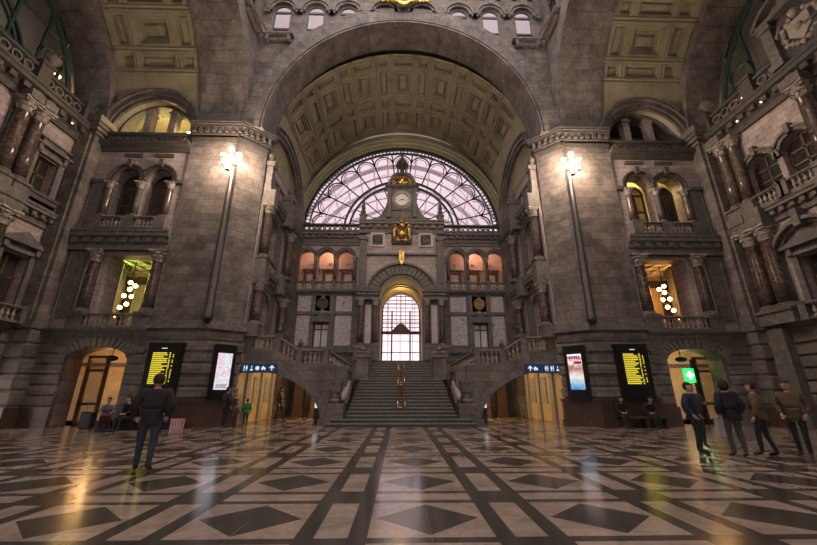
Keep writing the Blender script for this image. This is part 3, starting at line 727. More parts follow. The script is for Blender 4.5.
# ------------------------------------------------------------------ end walls of the side arms
GL = {1: ((17.0, 18.35), (15.35, 17.2)), -1: ((17.0, 19.0),)}
for s in (-1, 1):
    F = End(s); sd = SIDE[s]
    if s == -1:
        low = [(16.1, .62, 4.6, 7.6, 0), (12.3, .9, 4.6, 7.2, .9)]; up = [(16.0, .55, 10.3, 12.6, 0), (12.0, .9, 10.3, 12.9, .9)]; gr = [(15.6, .9, 0, 2.9, .6), (11.5, .9, 0, 2.9, .6)]
    else:
        low = [(14.15, .75, 4.6, 7.3, 0), (11.4, .8, 4.6, 7.2, .8)]; up = [(15.1, .72, 10.3, 12.1, .72), (13.4, .72, 10.3, 12.1, .72), (11.2, .7, 10.3, 12.1, .7)]; gr = [(13.9, .85, 0, 2.9, .6)]
    m = MB(F); m.wall(4, 17.2, 0, 4.2, -.6, 0, gr); struct(m, 'wall_%s_ground' % sd, 'rust')
    m = MB(F); z = .9
    for k in range(6):
        segs = ((16.6, 17.1), (12.5, 14.6)) if s == -1 else ((14.9, 17.1), (10.5, 12.9))
        for a, c in segs: m.box(a, c, 0, .14, z+.02, z+.48)
        z += .54
    struct(m, 'wall_%s_courses' % sd, 'rust', bevel=.03)
    m = MB(F); m.wall(4, 17.2, 4.2, 9.3, -.6, 0, low); struct(m, 'wall_%s_lower' % sd, 'pink')
    m = MB(F); m.wall(4, 17.2, 9.3, 15.0, -.6, 0, up); struct(m, 'wall_'+sd, 'pink')
    m = MB(F); cornice(m, 4, 17.1, 4.1, 4.45, .35, False); trim(m)
    m = MB(F); cornice(m, 4, 17.1, 9.2, 10.0, .5, True); trim(m)
    m = MB(F); cornice(m, 4, 17.1, 14.5, 15.6, .65, True); m.box(4, 17.1, -.9, .3, 15.6, 15.7); trim(m, 'dark')
    # parapet with ring motifs
    e = empty('parapet', (s*17.5, 10.5, 15.7), 'pierced stone parapet below the dark great window of the %s wall' % sd, 'parapet')
    m = MB(F); m.box(4, 17.1, .12, .32, 15.7, 15.85); m.box(4, 17.1, .08, .36, 16.4, 16.55); m.build('rail', 'dark', e)
    m = MB(F)
    for k in range(24): m.ring(4.4+k*.54, 16.12, .16, .25, .16, .28, 0, 360, 12)
    m.build('ring_tracery', 'trim', e)
    m = MB(F)
    for u in (14.2, 10.8, 7.4, 16.85): m = MB(F); m.box(u-.3, u+.3, .02, .5, 15.7, 16.75); m.box(u-.36, u+.36, 0, .56, 16.65, 16.8); m.build('pedestal', 'dark', e)
    # great glazed lunette
    e = window((s*19, 10.1, 15.7)); H = lambda u, w, z: (s*(19.3-w), u, z)
    m = MB(H); YC = 10.1
    for r0, r1 in ((7.0, 7.25), (4.5, 4.62), (4.2, 4.28)): m.ring(YC, 16.05, r0, r1, 0, .15, 0, 180, 40)
    for u in [YC+d for d in (-6.1, -4.9, -3.4, -2.1, -.7, .7, 2.1, 3.4, 4.9, 6.1)]:
        m.box(u-.06, u+.06, 0, .14, 15.6, 16.05+sqrt(7.1**2-(u-YC)**2))
    for u in (YC-5.5, YC-2.75, YC, YC+2.75, YC+5.5): m.ring(u, 18.6 if abs(u-YC) > 5 else 20.4, .6 if abs(u-YC) > 5 else .68, .7 if abs(u-YC) > 5 else .8, 0, .14, 0, 180, 16)
    for z in (16.0, 18.0, 20.2, 21.9): hw = sqrt(max(0, 7.1**2-(z-16.05)**2)); m.box(YC-hw, YC+hw, 0, .1, z, z+.09)
    m.build('window_frame', 'teal', e)
    m = MB(H); m.prism([(YC+7.15*cos(radians(t)), 16.05+7.15*sin(radians(t))) for t in range(0, 181, 6)]+[(YC-7.15, 15.6), (YC+7.15, 15.6)], .04, .06); m.build('pane', 'doorglass', e)
    r = room(H, 2.5, 17.7, 15.5, 23.6, -.3, 2.5, 'dark', 'wall_%s_behind_glass' % sd)  # opaque dark box added behind the lunette so the glass looks unlit
    for (yy, zz) in GL[s]:
        e = empty('globe_lamp', (s*20.2, yy, zz), 'small bright globe lamp seen behind the dark %s lunette%s' % (sd, (', nearer the corner' if yy > 16 else ', farther from the corner') if s == 1 else ''), 'lamp')
        m = MB(); m.ball(s*20.2, yy, zz, .2, 8, .6); m.build('globe', 'bulb_warm', e, True); lightp('globe_lamp_light', (s*20.2, yy, zz-.5), 10, (1, .75, .4), .2); m = MB(); m.tube([(s*20.2, yy, zz+.1), (s*20.2, yy, 22)], .02, 5); m.build('cord', 'black', e)
    # windows
    specs = [(o, 0) for o in low]+[(o, 1) for o in up]
    for (uc, hw, sill, spr, rise), lv in specs:
        e = window((s*18.2, uc, sill)); m = MB(F); w0, w1 = -.42, -.3
        for x in (-hw+.05, 0, hw-.05): m.box(uc+x-.05, uc+x+.05, w0, w1, sill, spr+(rise if abs(x) < .01 else 0))
        for z in (sill, sill+(spr-sill)*.62, spr-.05): m.box(uc-hw, uc+hw, w0, w1, z, z+.1)
        if rise: m.ring(uc, spr, hw-.1, hw, w0, w1, 0, 180, 16)
        m.build('window_frame', 'wood', e)
        m = MB(F); m.prism([(uc-hw, sill), (uc+hw, sill)]+([(uc+hw*cos(radians(t)), spr+rise*sin(radians(t))) for t in range(0, 181, 15)] if rise else [(uc+hw, spr), (uc-hw, spr)]), -.37, -.35); m.build('pane', 'darkglass', e)
        m = MB(F)
        if rise:
            m.ring(uc, spr, hw+.02, hw+.2, 0, .12, 0, 180, 20); m.ring(uc, spr, hw+.2, hw+.3, 0, .2, 0, 180, 20); m.box(uc-.1, uc+.1, 0, .3, spr+rise, spr+rise+.5)
        else:
            for sx in (-1, 1): m.box(uc+sx*(hw+.12)-.12, uc+sx*(hw+.12)+.12, 0, .14, sill, spr+.2); m.box(uc+sx*(hw+.14)-.1, uc+sx*(hw+.14)+.1, 0, .3, spr+.1, spr+.42)
            m.box(uc-hw-.3, uc+hw+.3, 0, .22, spr+.05, spr+.22); m.box(uc-hw-.2, uc+hw+.2, 0, .1, spr+.22, spr+.42); m.box(uc-hw-.42, uc+hw+.42, 0, .38, spr+.42, spr+.54)
            if lv: m.box(uc-hw-.1, uc+hw+.1, 0, .24, spr+.54, spr+.8); m.box(uc-hw-.3, uc+hw+.3, 0, .34, spr+.8, spr+.9)
            else: m.prism([(uc-hw-.42, spr+.54), (uc+hw+.42, spr+.54), (uc, spr+1.05)], 0, .3)
        m.box(uc-hw-.3, uc+hw+.3, 0, .3, sill-.16, sill)
        trim(m, 'trim')
    # segmental pediment over the right lower window
    m = MB(F)
    if s == 1:
        for r in (1.5, ): m.ring(14.15, 7.35, 1.45, 1.62, 0, .42, 18, 162, 20, .95); m.ring(14.15, 7.35, 1.3, 1.45, 0, .2, 18, 162, 20, .95); m.box(12.4, 12.8, 0, .3, 4.6, 8.0); m.box(15.5, 15.8, 0, .2, 4.5, 7.9); m.box(14.0, 14.3, 0, .5, 8.5, 9.3)
        trim(m, 'trim')
    # balconies
    bl = ((15.35, 16.85, 'below the pedimented window'), (11.5, 13.3, 'at the picture edge')) if s == -1 else ((13.3, 15.0, 'below the pedimented window'),)
    for a, c, wh in bl: balustrade((s*17.45, a, 4.45), (s*17.45, c, 4.45), .75, 'balcony balustrade on the %s wall at first floor %s' % (sd, wh), 'end wall balconies', posts=(0, 1), pitch=.22)
    ub = ((15.2, 16.9, 'under the upper window'), (11.3, 13.4, 'under the upper arch')) if s == -1 else ((14.3, 15.9, 'under the inner upper arch'), (12.7, 14.1, 'under the outer upper arch'))
    for a, c, wh in ub:
        if s == 1: balustrade((s*17.5, a, 10.0), (s*17.5, c, 10.0), .72, 'upper stone balustrade on the right wall %s' % wh, 'end wall balconies', posts=(0, 1), pitch=.22)
        else:
            m = MB(F); m.box(a, c+.3, -.05, .3, 9.95, 10.6); m.box(a, c+.3, -.05, .36, 10.55, 10.68); trim(m, 'dark')
    # giant columns in two storeys, paired
    cols = ((14.75, 'inner'), (14.05, 'outer')) if s == -1 else ((16.55, 'inner'), (12.3, 'outer'))
    for u, wh in cols:
        xx = s*(17.9-.32)
        dsc = {(-1, 'inner'): 'nearer the corner of its pair', (-1, 'outer'): 'at the picture edge of its pair', (1, 'inner'): 'beside the corner pilaster', (1, 'outer'): 'near the picture edge'}[(s, wh)]
        column(xx, u, 10.45, 4.05, .3, 'tall dark marble upper storey column on the %s wall %s' % (sd, dsc), 'end wall columns')
        column(xx, u, 5.0, 4.2, .33, 'dark marble lower storey column on the %s wall %s' % (sd, dsc), 'end wall columns')
        if s == 1 and wh == 'inner': column(xx, u-.8, 5.0, 4.2, .33, 'dark marble lower storey column on the right wall, second from the corner pilaster', 'end wall columns')
        if s == 1 and wh == 'inner': column(xx, u-.0-.66, 10.45, 4.05, .26, 'tall dark marble upper storey column on the right wall, second from the corner pilaster', 'end wall columns')
    m = MB(F)
    for k, (u, wh) in enumerate(cols):
        g = .012*k; H_ = .34 if s == -1 else .45
        m.box(u-H_, u+H_, 0, .72+g, 4.45, 5.0); m.box(u-H_+.03, u+H_-.03, 0, .68+g, 10.05, 10.45); m.box(u-H_, u+H_, 0, .75+g, 9.2, 9.6); m.box(u-H_+.02, u+H_-.02, 0, .75+g, 14.5, 14.9); m.box(u-H_, u+H_, 0, .8+g, 9.6, 10.05)
        m.box(u-.3, u+.3, 0, .1+g, 10.45, 14.5); m.box(u-.31, u+.31, 0, .1+g, 5.0, 9.2); m.box(u-.4, u+.4, 0, .55+.1*k, 0, 4.3)
        if s == 1 and wh == 'inner': m.box(u-1.25, u-.46, 0, .72, 4.45, 5.0); m.box(u-1.05, u-.43, 0, .68, 10.05, 10.45); m.box(u-1.25, u-.46, 0, .75, 9.2, 10.05)
    trim(m, 'trim')
    # small guide lamps on the entablature
    for k, u in enumerate((16.2, 14.9, 13.6, 12.3) if s == 1 else (15.9, 14.3)):
        m = MB(F); m.ball(u, .72, 14.75, .03, 6); wh = ('nearest the corner', 'second from the corner', 'third from the corner', 'fourth from the corner')[k]
        m.build('spot_lamp', 'bulb_warm', label='tiny glowing spot lamp on the %s wall cornice, %s' % (sd, wh), cat='spot lamp', group='cornice spot lamps')
    for k, u in enumerate((14.4,) if s == -1 else (16.6,)):
        e = empty('urn_finial', (s*17.6, u, 16.8), 'carved urn finial standing on the %s parapet' % sd, 'finial')
        m = MB(F); m.lathe(u, .3, [(.3, 16.8), (.12, 16.92), (.1, 17.0), (.34, 17.25), (.36, 17.4), (.2, 17.55)], 12); m.build('bowl', 'trim', e, True)
        m = MB(F)
        for t in range(6): a = t*pi/3; m.tube([(u+.1*cos(a), .3+.1*sin(a), 17.5), (u+.3*cos(a), .3+.3*sin(a), 17.75), (u+.36*cos(a), .3+.36*sin(a), 17.6)], .04, 5)
        m.lathe(u, .3, [(.12, 17.5), (.06, 17.8), (.01, 18.05)], 8); m.build('foliage', 'dark', e)
# gable with coat of arms on right wall
F = lambda u, w, z: (17.9-w, u-.75, z)
e = empty('coat_of_arms_gable', (17.5, 11.35, 15.7), 'carved coat of arms in a curved stone gable above the right wall', 'gable')
m = MB(F); m.box(11.0, 13.2, -.2, .35, 15.7, 18.2); m.build('panel', 'dark', e)
m = MB(F)
for u in (10.9, 13.3): m = MB(F); m.box(u-.22, u+.22, .1, .6, 15.7, 18.2); m.box(u-.3, u+.3, .05, .68, 15.7, 16.0); m.box(u-.3, u+.3, .05, .68, 17.9, 18.2); m.build('pilaster', 'trim', e)
m = MB(F); m.ring(12.1, 18.1, 1.5, 1.72, -.1, .7, 10, 170, 20, .7); m.box(10.5, 13.7, -.1, .7, 18.2, 18.4); m.prism([(10.7, 18.4), (13.5, 18.4), (12.9, 19.0), (12.1, 19.25), (11.3, 19.0)], 0, .3); m.build('pediment', 'trim', e)
m = MB(F); m.prism([(11.65, 17.3), (12.55, 17.3), (12.55, 16.6), (12.1, 16.15), (11.65, 16.6)], .3, .55); m.build('shield', 'baluster', e)
m = MB(F)
for k in range(22):
    a = k*2*pi/22; r = .72+.12*random.random(); m.ball(12.1+r*cos(a), .4, 16.9+r*.95*sin(a), .13, 5)
m.ball(12.1, .5, 17.65, .22, 6); m.ball(12.1, .55, 16.85, .18, 6); m.tube([(11.4, .45, 17.6), (11.2, .5, 17.2), (11.35, .5, 16.6)], .08, 6); m.tube([(12.8, .45, 17.6), (13.0, .5, 17.2), (12.85, .5, 16.6)], .08, 6)
m.build('carving', 'baluster', e, True)
m = MB(F); m.lathe(12.1, .3, [(.22, 19.2), (.12, 19.4), (.26, 19.7), (.1, 19.95), (.02, 20.3)], 10); m.build('finial', 'trim', e, True)

# ------------------------------------------------------------------ far arm: side walls
for s in (-1, 1):
    F = Arm(s); sd = SIDE[s]
    # ground below gallery level: pale lit wall inside the passage
    m = MB(F); m.box(18.7, 26, -.6, 0, 0, 4.2); struct(m, 'wall_%s_passage' % sd, 'ochre')
    m = MB(F)
    for y in (19.9, 21.9, 23.7): m.box(y-.25, y+.25, 0, .12, 0, 3.4); m.box(y-.32, y+.32, 0, .2, 2.6, 2.8)
    for y in (21.15, 22.85): m.box(y-.4, y+.4, 0, .06, .9, 2.3)
    trim(m, 'baluster')
    m = MB(F); m.wall(18.7, 26, 4.2, 7.6, -.7, 0, [(20.45, .75, 4.3, 6.3, .6)]); struct(m, 'wall_%s_arm_lower' % sd, 'pink')
    m = MB(F); m.wall(18.7, 26, 7.6, 12.2, -.7, 0, [(20.45, .8, 8.2, 10.8, .8)]); struct(m, 'wall_%s_arm_middle' % sd, 'pink')
    m = MB(F); m.wall(18.7, 26, 12.2, 18.4, -1.0, -.5, [(19.45, .28, 13.0, 14.5, 0), (20.45, .28, 13.0, 14.5, 0), (21.45, .28, 13.0, 14.5, 0)]); struct(m, 'wall_%s_arm_upper' % sd, 'pink')
    m = MB(F); cornice(m, 18.7, 26, 7.15, 8.05, .45, True); trim(m)
    m = MB(F); cornice(m, 18.7, 26, 11.75, 12.65, .5, True); trim(m)
    m = MB(F); m.ring(21.6, 13.4, 4.05, 4.3, -.8, .02, 0, 119, 28); m.ring(21.6, 13.4, 4.3, 4.65, -.8, .14, 0, 119, 28); m.ring(21.6, 13.4, 4.65, 4.75, -.8, .25, 0, 119, 28)
    m.box(25.6, 26.1, -.6, .2, 12.6, 13.4); m.box(19.5, 26, -.6, -.4, 14.75, 14.95); trim(m, 'arch')
    m = MB(F); m.wall(19.45, 28.2, 15.2, 18.9, -.6, -.25); m = MB(F)
    for i in range(40):
        ya, yb = 19.45+8.75*i/40, 19.45+8.75*(i+1)/40; zq = lambda y: 13.4+sqrt(max(0, 16-(y-21.6)**2)) if y < 25.6 else 12.2
        m.prism([(ya, zq(ya)), (yb, zq(yb)), (yb, 18.9), (ya, 18.9)], -.6, -.25)
    m.box(0+19.45, 19.5, -.6, -.55, 18.8, 18.9); struct(m, 'wall_%s_arm_vault' % sd, 'cream')
    room(F, 18.9, 25.4, 4.2, 18.4, -1.0, 1.4, 'dark', 'wall_%s_arm_behind' % sd)
    m = MB(F)
    for y in (18.95, 21.95):
        m.box(y-.33, y+.33, 0, .66, 4.2, 4.75); m.box(y-.31, y+.31, 0, .64, 8.05, 8.45); m.box(y-.33, y+.33, 0, .66, 7.2, 8.05); m.box(y-.31, y+.31, 0, .66, 11.75, 12.65)
        m.box(y-.28, y+.28, 0, .1, 8.45, 11.75); m.box(y-.29, y+.29, 0, .1, 4.75, 7.2)
    trim(m)
    for y, wh in ((18.95, 'nearer the pier'), (23.1, 'nearer the far wall')):
        column(s*7.65, y, 4.75, 2.45, .24, 'reddish marble lower column on the %s side wall above the stairs, %s' % (sd, wh), 'side arm columns')
        column(s*7.65, y, 8.45, 3.3, .24, 'reddish marble middle storey column on the %s side wall above the stairs, %s' % (sd, wh), 'side arm columns')
        e = empty('urn_finial', (s*7.55, y, 12.7), 'stone urn on a pier of the %s side arm top storey, %s' % (sd, wh), 'finial', 'ledge urns')
        m = MB(F); m.box(y-.2, y+.2, -.49, .3, 12.66, 14.5); m.box(y-.26, y+.26, -.49, .4, 14.3, 14.6); m.box(y-.25, y+.25, -.49, .36, 12.66, 12.9); m.build('pedestal', 'trim', e)
        m = MB(F); m.lathe(y, .05, [(.2, 14.6), (.07, 14.7), (.24, 14.95), (.25, 15.1), (.1, 15.25), (.06, 15.45), (.01, 15.7)], 10); m.build('urn', 'trim', e, True)
    for k, y in enumerate((19.45, 20.45, 21.45)):
        e = window((s*8.8, y, 13.0)); m = MB(F)
        for x in (-.25, .25): m.box(y+x-.03, y+x+.03, -.8, -.7, 13, 14.5)
        m.box(y-.28, y+.28, -.8, -.7, 13.7, 13.78); m.build('window_frame', 'wood', e); m = MB(F); m.box(y-.28, y+.28, -.76, -.74, 13, 14.5); m.build('pane', 'paleglass', e)
    m = MB(F)
    for y in (18.95, 19.95, 20.95, 21.95): m.box(y-.14, y+.14, -.5, -.35, 12.9, 14.7)
    m.ring(20.45, 10.8, .8, 1.0, 0, .14, 0, 180, 20); m.ring(20.45, 10.8, 1.0, 1.1, 0, .22, 0, 180, 20); m.ring(20.45, 6.3, .75, .95, 0, .14, 0, 180, 20, .8)
    for x in (-.95, .95): m.box(20.45+x-.12, 20.45+x+.12, 0, .1, 8.2, 10.8); m.box(20.45+x-.12, 20.45+x+.12, 0, .1, 4.3, 6.3)
    trim(m)
    m = MB(F); m.box(19.7, 21.2, -.5, -.4, 4.3, 6.9); trim(m, 'white')
    balustrade((s*7.75, 19.75, 8.05), (s*7.75, 21.15, 8.05), .7, 'short balustrade under the middle arch of the %s side wall above the stairs' % sd, 'side arm balustrades', posts=(), pitch=.2)
    # corner pier
    m = MB(F); m.box(24.5, 26, 0, .35, 0, 15.0); m.box(24.3, 26.1, -.2, .2, 0, 15.0)
    struct(m, 'wall_%s_far_corner' % sd, 'pier')
    lightp('passage_lamp', (s*4.7, 21.6, 2.1), 80, (1, .7, .36), .15); lightp('passage_lamp', (s*5.0, 23.9, 2.7), 60, (1, .68, .32), .2)

# ------------------------------------------------------------------ far wall
m = MB(FarS(-1)); b_ = MB(FarS(1))
for s in (-1, 1):
    F = FarS(s); sd = SIDE[s]
    m = MB(F); m.wall(1.5, 8.1, 0, 3.5, -1, 0, []); struct(m, 'wall_far_%s_basement' % sd, 'rust')
    m = MB(F); m.wall(3.1, 8.1, 3.5, 8.5, -.6, 0, [(5.72, .55, 4.4, 6.2, 0)]); struct(m, 'wall_far_%s_lower' % sd, 'trim')
    # marble panels with frames
    m = MB(F)
    for a, c in ((6.55, 7.5), (3.6, 4.75)):
        m.box(a, c, 0, .05, 4.6, 6.75); m.box(a, c, 0, .05, 7.05, 8.2)
    m.box(5.2, 5.62, 0, .04, 7.05, 8.2); m.box(5.82, 6.24, 0, .04, 7.05, 8.2)
    m.box(5.15, 6.3, 0, .04, 7.02, 8.22)
    m.build('trim_far_panels_'+sd, 'panel', kind='structure')
    m = MB(F)
    for u in (3.3, 5.0, 6.4, 7.75): m.box(u-.14, u+.14, 0, .16, 4.2, 8.3); m.box(u-.18, u+.18, 0, .2, 6.75, 7.0)
    m.box(3.1, 8, 0, .14, 6.8, 7.0); m.box(3.1, 8, 0, .2, 4.1, 4.5); cornice(m, 3.1, 8, 8.2, 8.55, .38, False)
    # window surround + pediment
    for x in (-.65, .65): m.box(5.72+x-.1, 5.72+x+.1, 0, .22, 4.4, 6.3)
    m.box(4.95, 6.5, 0, .3, 6.25, 6.4); m.prism([(4.9, 6.4), (6.54, 6.4), (5.72, 6.8)], 0, .28)
    trim(m)
    e = window((s*5.72, 26.2, 4.4)); m = MB(F)
    for x in (-.5, 0, .5): m.box(5.72+x-.045, 5.72+x+.045, -.22, -.12, 4.4, 6.2)
    for z in (4.4, 5.7, 6.1): m.box(5.17, 6.27, -.22, -.12, z, z+.08)
    m.build('window_frame', 'wood', e); m = MB(F); m.box(5.17, 6.27, -.18, -.16, 4.4, 6.2); m.build('pane', 'paleglass', e)
    # roundel
    e = empty('roundel', (s*5.72, 25.9, 7.2), 'round %s medallion on the far wall, %s of the portal' % ('dark bronze' if s == -1 else 'bright gilt-rimmed', sd), 'medallion', 'wall medallions')
    m = MB(F); m.ring(5.72, 7.63, .3, .42, .03, .14, 0, 360, 24); m.ring(5.72, 7.63, .12, .18, .03, .1, 0, 360, 16); m.build('rim', 'brass' if s == 1 else 'dark', e)
    m = MB(F); m.ring(5.72, 7.63, .0, .3, .03, .06, 0, 360, 24)
    for k in range(8): a = k*pi/4; m.tube([(5.72+.1*cos(a), .07, 7.63+.1*sin(a)), (5.72+.3*cos(a), .07, 7.63+.3*sin(a))], .018, 4)
    m.build('disc', 'dark' if s == -1 else 'brass', e)
    # arcade
    m = MB(F); A = [(7.2, .6, 8.6, 11.2, .6), (5.72, .6, 8.6, 11.2, .6), (4.25, .6, 8.6, 11.2, .6)]
    m.wall(3.1, 8.1, 8.5, 12.6, -.5, 0, A); struct(m, 'wall_far_%s_arcade' % sd, 'pink')
    m = MB(F)
    for u in (7.2, 5.72, 4.25): m.ring(u, 11.2, .58, .74, 0, .1, 0, 180, 18); m.ring(u, 11.2, .74, .82, 0, .17, 0, 180, 18); m.box(u-.08, u+.08, 0, .22, 11.8, 12.15)
    m.box(3.1, 8, 0, .1, 12.2, 12.35); cornice(m, 3.1, 8, 12.45, 13.3, .42, True); trim(m)
    for u, wh in ((7.85, 'at the outer corner'), (6.46, 'between the outer and middle arches'), (4.98, 'between the middle and inner arches'), (3.52, 'beside the portal tower')):
        column(s*u, 25.85, 9.25, 1.95, .13, 'slender red marble column of the %s far arcade, %s' % (sd, wh), 'far arcade columns')
    balustrade((s*7.9, 25.72, 8.55), (s*3.4, 25.72, 8.55), .68, 'balustrade running below the three arches of the %s far gallery' % sd, 'far gallery balustrades', posts=(.01, .32, .65, .98), pitch=.17, width=.16)
    r = room(F, 3.2, 8.0, 8.5, 12.4, -.5, 1.3, 'white', 'wall_far_%s_gallery_back' % sd)
    m = MB(F)
    for u in (7.2, 5.72, 4.25):
        if u == 5.72: m.box(u-.45, u+.45, -1.75, -1.68, 8.6, 10.7); 
        else: m.box(u-.42, u+.42, -1.76, -1.7, 8.7, 10.6)
        m.box(u-.7, u+.7, -1.72, -1.62, 10.7, 10.85)
        for x in (-.5, .5): m.box(u+x-.06, u+x+.06, -1.75, -1.6, 8.5, 10.7)
    trim(m, 'wood')
    m = MB(F)
    for u in (7.2, 5.72, 4.25): m.ring(u, 11.15, .16, .3, -1.75, -1.68, 0, 360, 16); m.box(u-.32, u+.32, -1.69, -1.66, 9.0, 10.4)
    trim(m, 'panel')
    lightp('gallery_lamp', (s*5.72, 26.9, 12.15), 24, (1, .48, .26), .2); lightp('gallery_lamp', (s*7.2, 26.8, 12.1), 9, (1, .5, .3), .2)
    # parapet above with pierced rings
    e = empty('parapet', (s*5.5, 25.7, 13.3), 'pierced stone parapet on top of the %s far gallery, under the bright lunette' % sd, 'parapet', 'far parapets')
    m = MB(F); m.box(3.1, 8, -.1, .15, 13.3, 13.42); m.box(3.1, 8, -.14, .19, 13.85, 13.98); m.build('rail', 'dark', e)
    m = MB(F)
    for k in range(12): m.ring(3.4+k*.4, 13.63, .12, .2, -.02, .08, 0, 360, 10)
    m.build('ring_tracery', 'trim', e)
    # terrace + end
    # portal pilasters and tower side
    for u, wh in ((2.85, 'outer'), (1.83, 'inner')):
        column(s*u, 25.05, 4.45, 3.3, .2, 'dark marble column flanking the %s side of the bright portal, %s of the pair' % (sd, wh), 'portal columns')
    m = MB(F); m.box(1.5, 3.15, 0, .6, 3.5, 7.8); m.box(1.55, 3.2, .5, 1.25, 3.5, 4.45); m.box(1.5, 3.25, .5, 1.3, 4.3, 4.45); struct(m, 'wall_far_%s_portal' % sd, 'trim')
    m = MB(F); m.box(2.13, 2.55, .6, .68, 4.7, 7.4); trim(m, 'white')
    m = MB(F); cornice(m, 1.52, 3.25, 7.72, 8.5, .35, True, .95); m.box(1.52, 3.2, 0, 1.0, 7.72, 8.5); trim(m)
    m = MB(F); m.box(2.62, 3.12, .5, .85, 8.5, 12.6); m.box(2.72, 3.02, .85, .9, 8.9, 12.2); m.box(2.55, 3.2, .5, .95, 8.5, 8.8); m.box(2.55, 3.2, .5, .95, 12.35, 12.65); trim(m)
    # relief panels
    e = empty('relief_panel', (s*1.8, 25.4, 11.9), 'square carved relief panel in a pale frame, %s of the gilded coat of arms' % sd, 'relief', 'portal reliefs')
    m = MB(F); m.box(1.3, 2.35, .5, .68, 11.9, 13.0); m.build('frame', 'white', e)
    m = MB(F)
    for k in range(26): m.ball(1.82+random.uniform(-.34, .34), .68, 12.45+random.uniform(-.36, .36), .07+.04*random.random(), 5)
    m.box(1.42, 2.22, .66, .7, 12.02, 12.88); m.build('carving', 'dark', e)
    # obelisks
    e = empty('obelisk_finial', (s*3.0, 25.5, 14.0), 'stone obelisk finial on the %s shoulder of the clock tower' % sd, 'finial', 'tower obelisks')
    m = MB(F); m.box(2.78, 3.22, .3, .74, 14.0, 14.5); m.box(2.72, 3.28, .24, .8, 14.45, 14.55); m.build('pedestal', 'trim', e)
    m = MB(F); m.lathe(3.0, .52, [(.1, 14.55), (.2, 14.75), (.2, 14.9), (.12, 15.05), (.17, 15.15), (.03, 15.85), (.06, 15.95), (.01, 16.1)], 8); m.build('spire', 'dark', e)

# wall above the portal arch (tower body)
m = MB(Far); m.wall(-2.7, 2.7, 7.8, 13.1, -1.0, .55, [(0, 1.6, 7.8, 7.9, 1.6)], 24); struct(m, 'wall_far', 'pink')
m = MB(Far); m.ring(0, 7.9, 1.55, 1.75, -.9, .72, 0, 180, 32); m.ring(0, 7.9, 1.78, 2.5, .5, .82, 0, 180, 21, gap=.5); m.ring(0, 7.9, 2.5, 2.65, .5, .98, 0, 180, 32); trim(m)
m = MB(Far); cornice(m, -3.25, 3.25, 13.0, 14.0, .45, True, .55); m.box(-3.1, 3.1, -1, .6, 13.0, 13.95); m.box(-3.0, 3.0, .3, .75, 11.2, 11.35); trim(m)
m = MB(Far); m.box(-8.3, 8.3, -2.2, -.4, 13.0, 13.35); m.box(-8.3, 8.3, -2.6, -1.85, 13.35, 14.35); struct(m, 'wall_far_terrace', 'trim')
# clock tower
e = empty('clock_tower', (0, 25.5, 14.0), 'ornate stone clock tower with gilded crest and cupola above the portal', 'clock tower')
m = MB(Far); m.box(-2.2, 2.2, .0, .6, 14.0, 14.35); m.box(-1.13, 1.13, -.3, .65, 14.3, 16.9); m.box(-.8, .8, -.3, .75, 14.9, 16.7)
for s in (-1, 1): m.box(s*1.0-.16, s*1.0+.16, .55, .85, 14.3, 16.8); m.prism([(s*1.15, 14.35), (s*2.1, 14.35), (s*1.7, 14.6), (s*1.35, 15.2), (s*1.15, 15.9)], -.1, .4)
m.build('body', 'trim', e)
m = MB(Far); cornice(m, -1.35, 1.35, 16.7, 17.1, .35, False, .55); m.ring(0, 17.05, .9, 1.12, -.2, .95, 0, 180, 20, .95); m.ring(0, 17.05, .05, .9, -.2, .6, 0, 180, 20, .9); m.build('gable', 'trim', e)
m = MB(Far); m.ball(0, .65, 17.45, .34, 8, 1.1)
for a in range(0, 181, 20): m.ball(.72*cos(radians(a)), .75, 17.25+.62*sin(radians(a)), .11, 6)
for s in (-1, 1): m.tube([(s*.1, .8, 17.2), (s*.4, .85, 17.35), (s*.62, .85, 17.2), (s*.5, .85, 17.05)], .06, 6)
m.build('gilded_crest', 'gold', e, True)
m = MB(Far); m.lathe(0, .1, [(1.0, 17.9), (.95, 18.15), (.5, 18.3), (.42, 18.35)], 12); m.lathe(0, .1, [(.5, 18.3), (.52, 18.4), (.3, 18.42), (.3, 18.45)], 10)
for k in range(8): a = k*pi/4; m.tube([(.4*cos(a), .1+.4*sin(a), 18.4), (.4*cos(a), .1+.4*sin(a), 19.3)], .05, 5)
m.lathe(0, .1, [(.52, 19.3), (.54, 19.4), (.48, 19.6), (.3, 19.9), (.12, 20.05), (.08, 20.3), (.14, 20.4), (.03, 20.55), (.01, 20.95)], 12); m.lathe(0, .1, [(.2, 18.4), (.15, 19.35)], 8); m.build('cupola', 'dark', e)
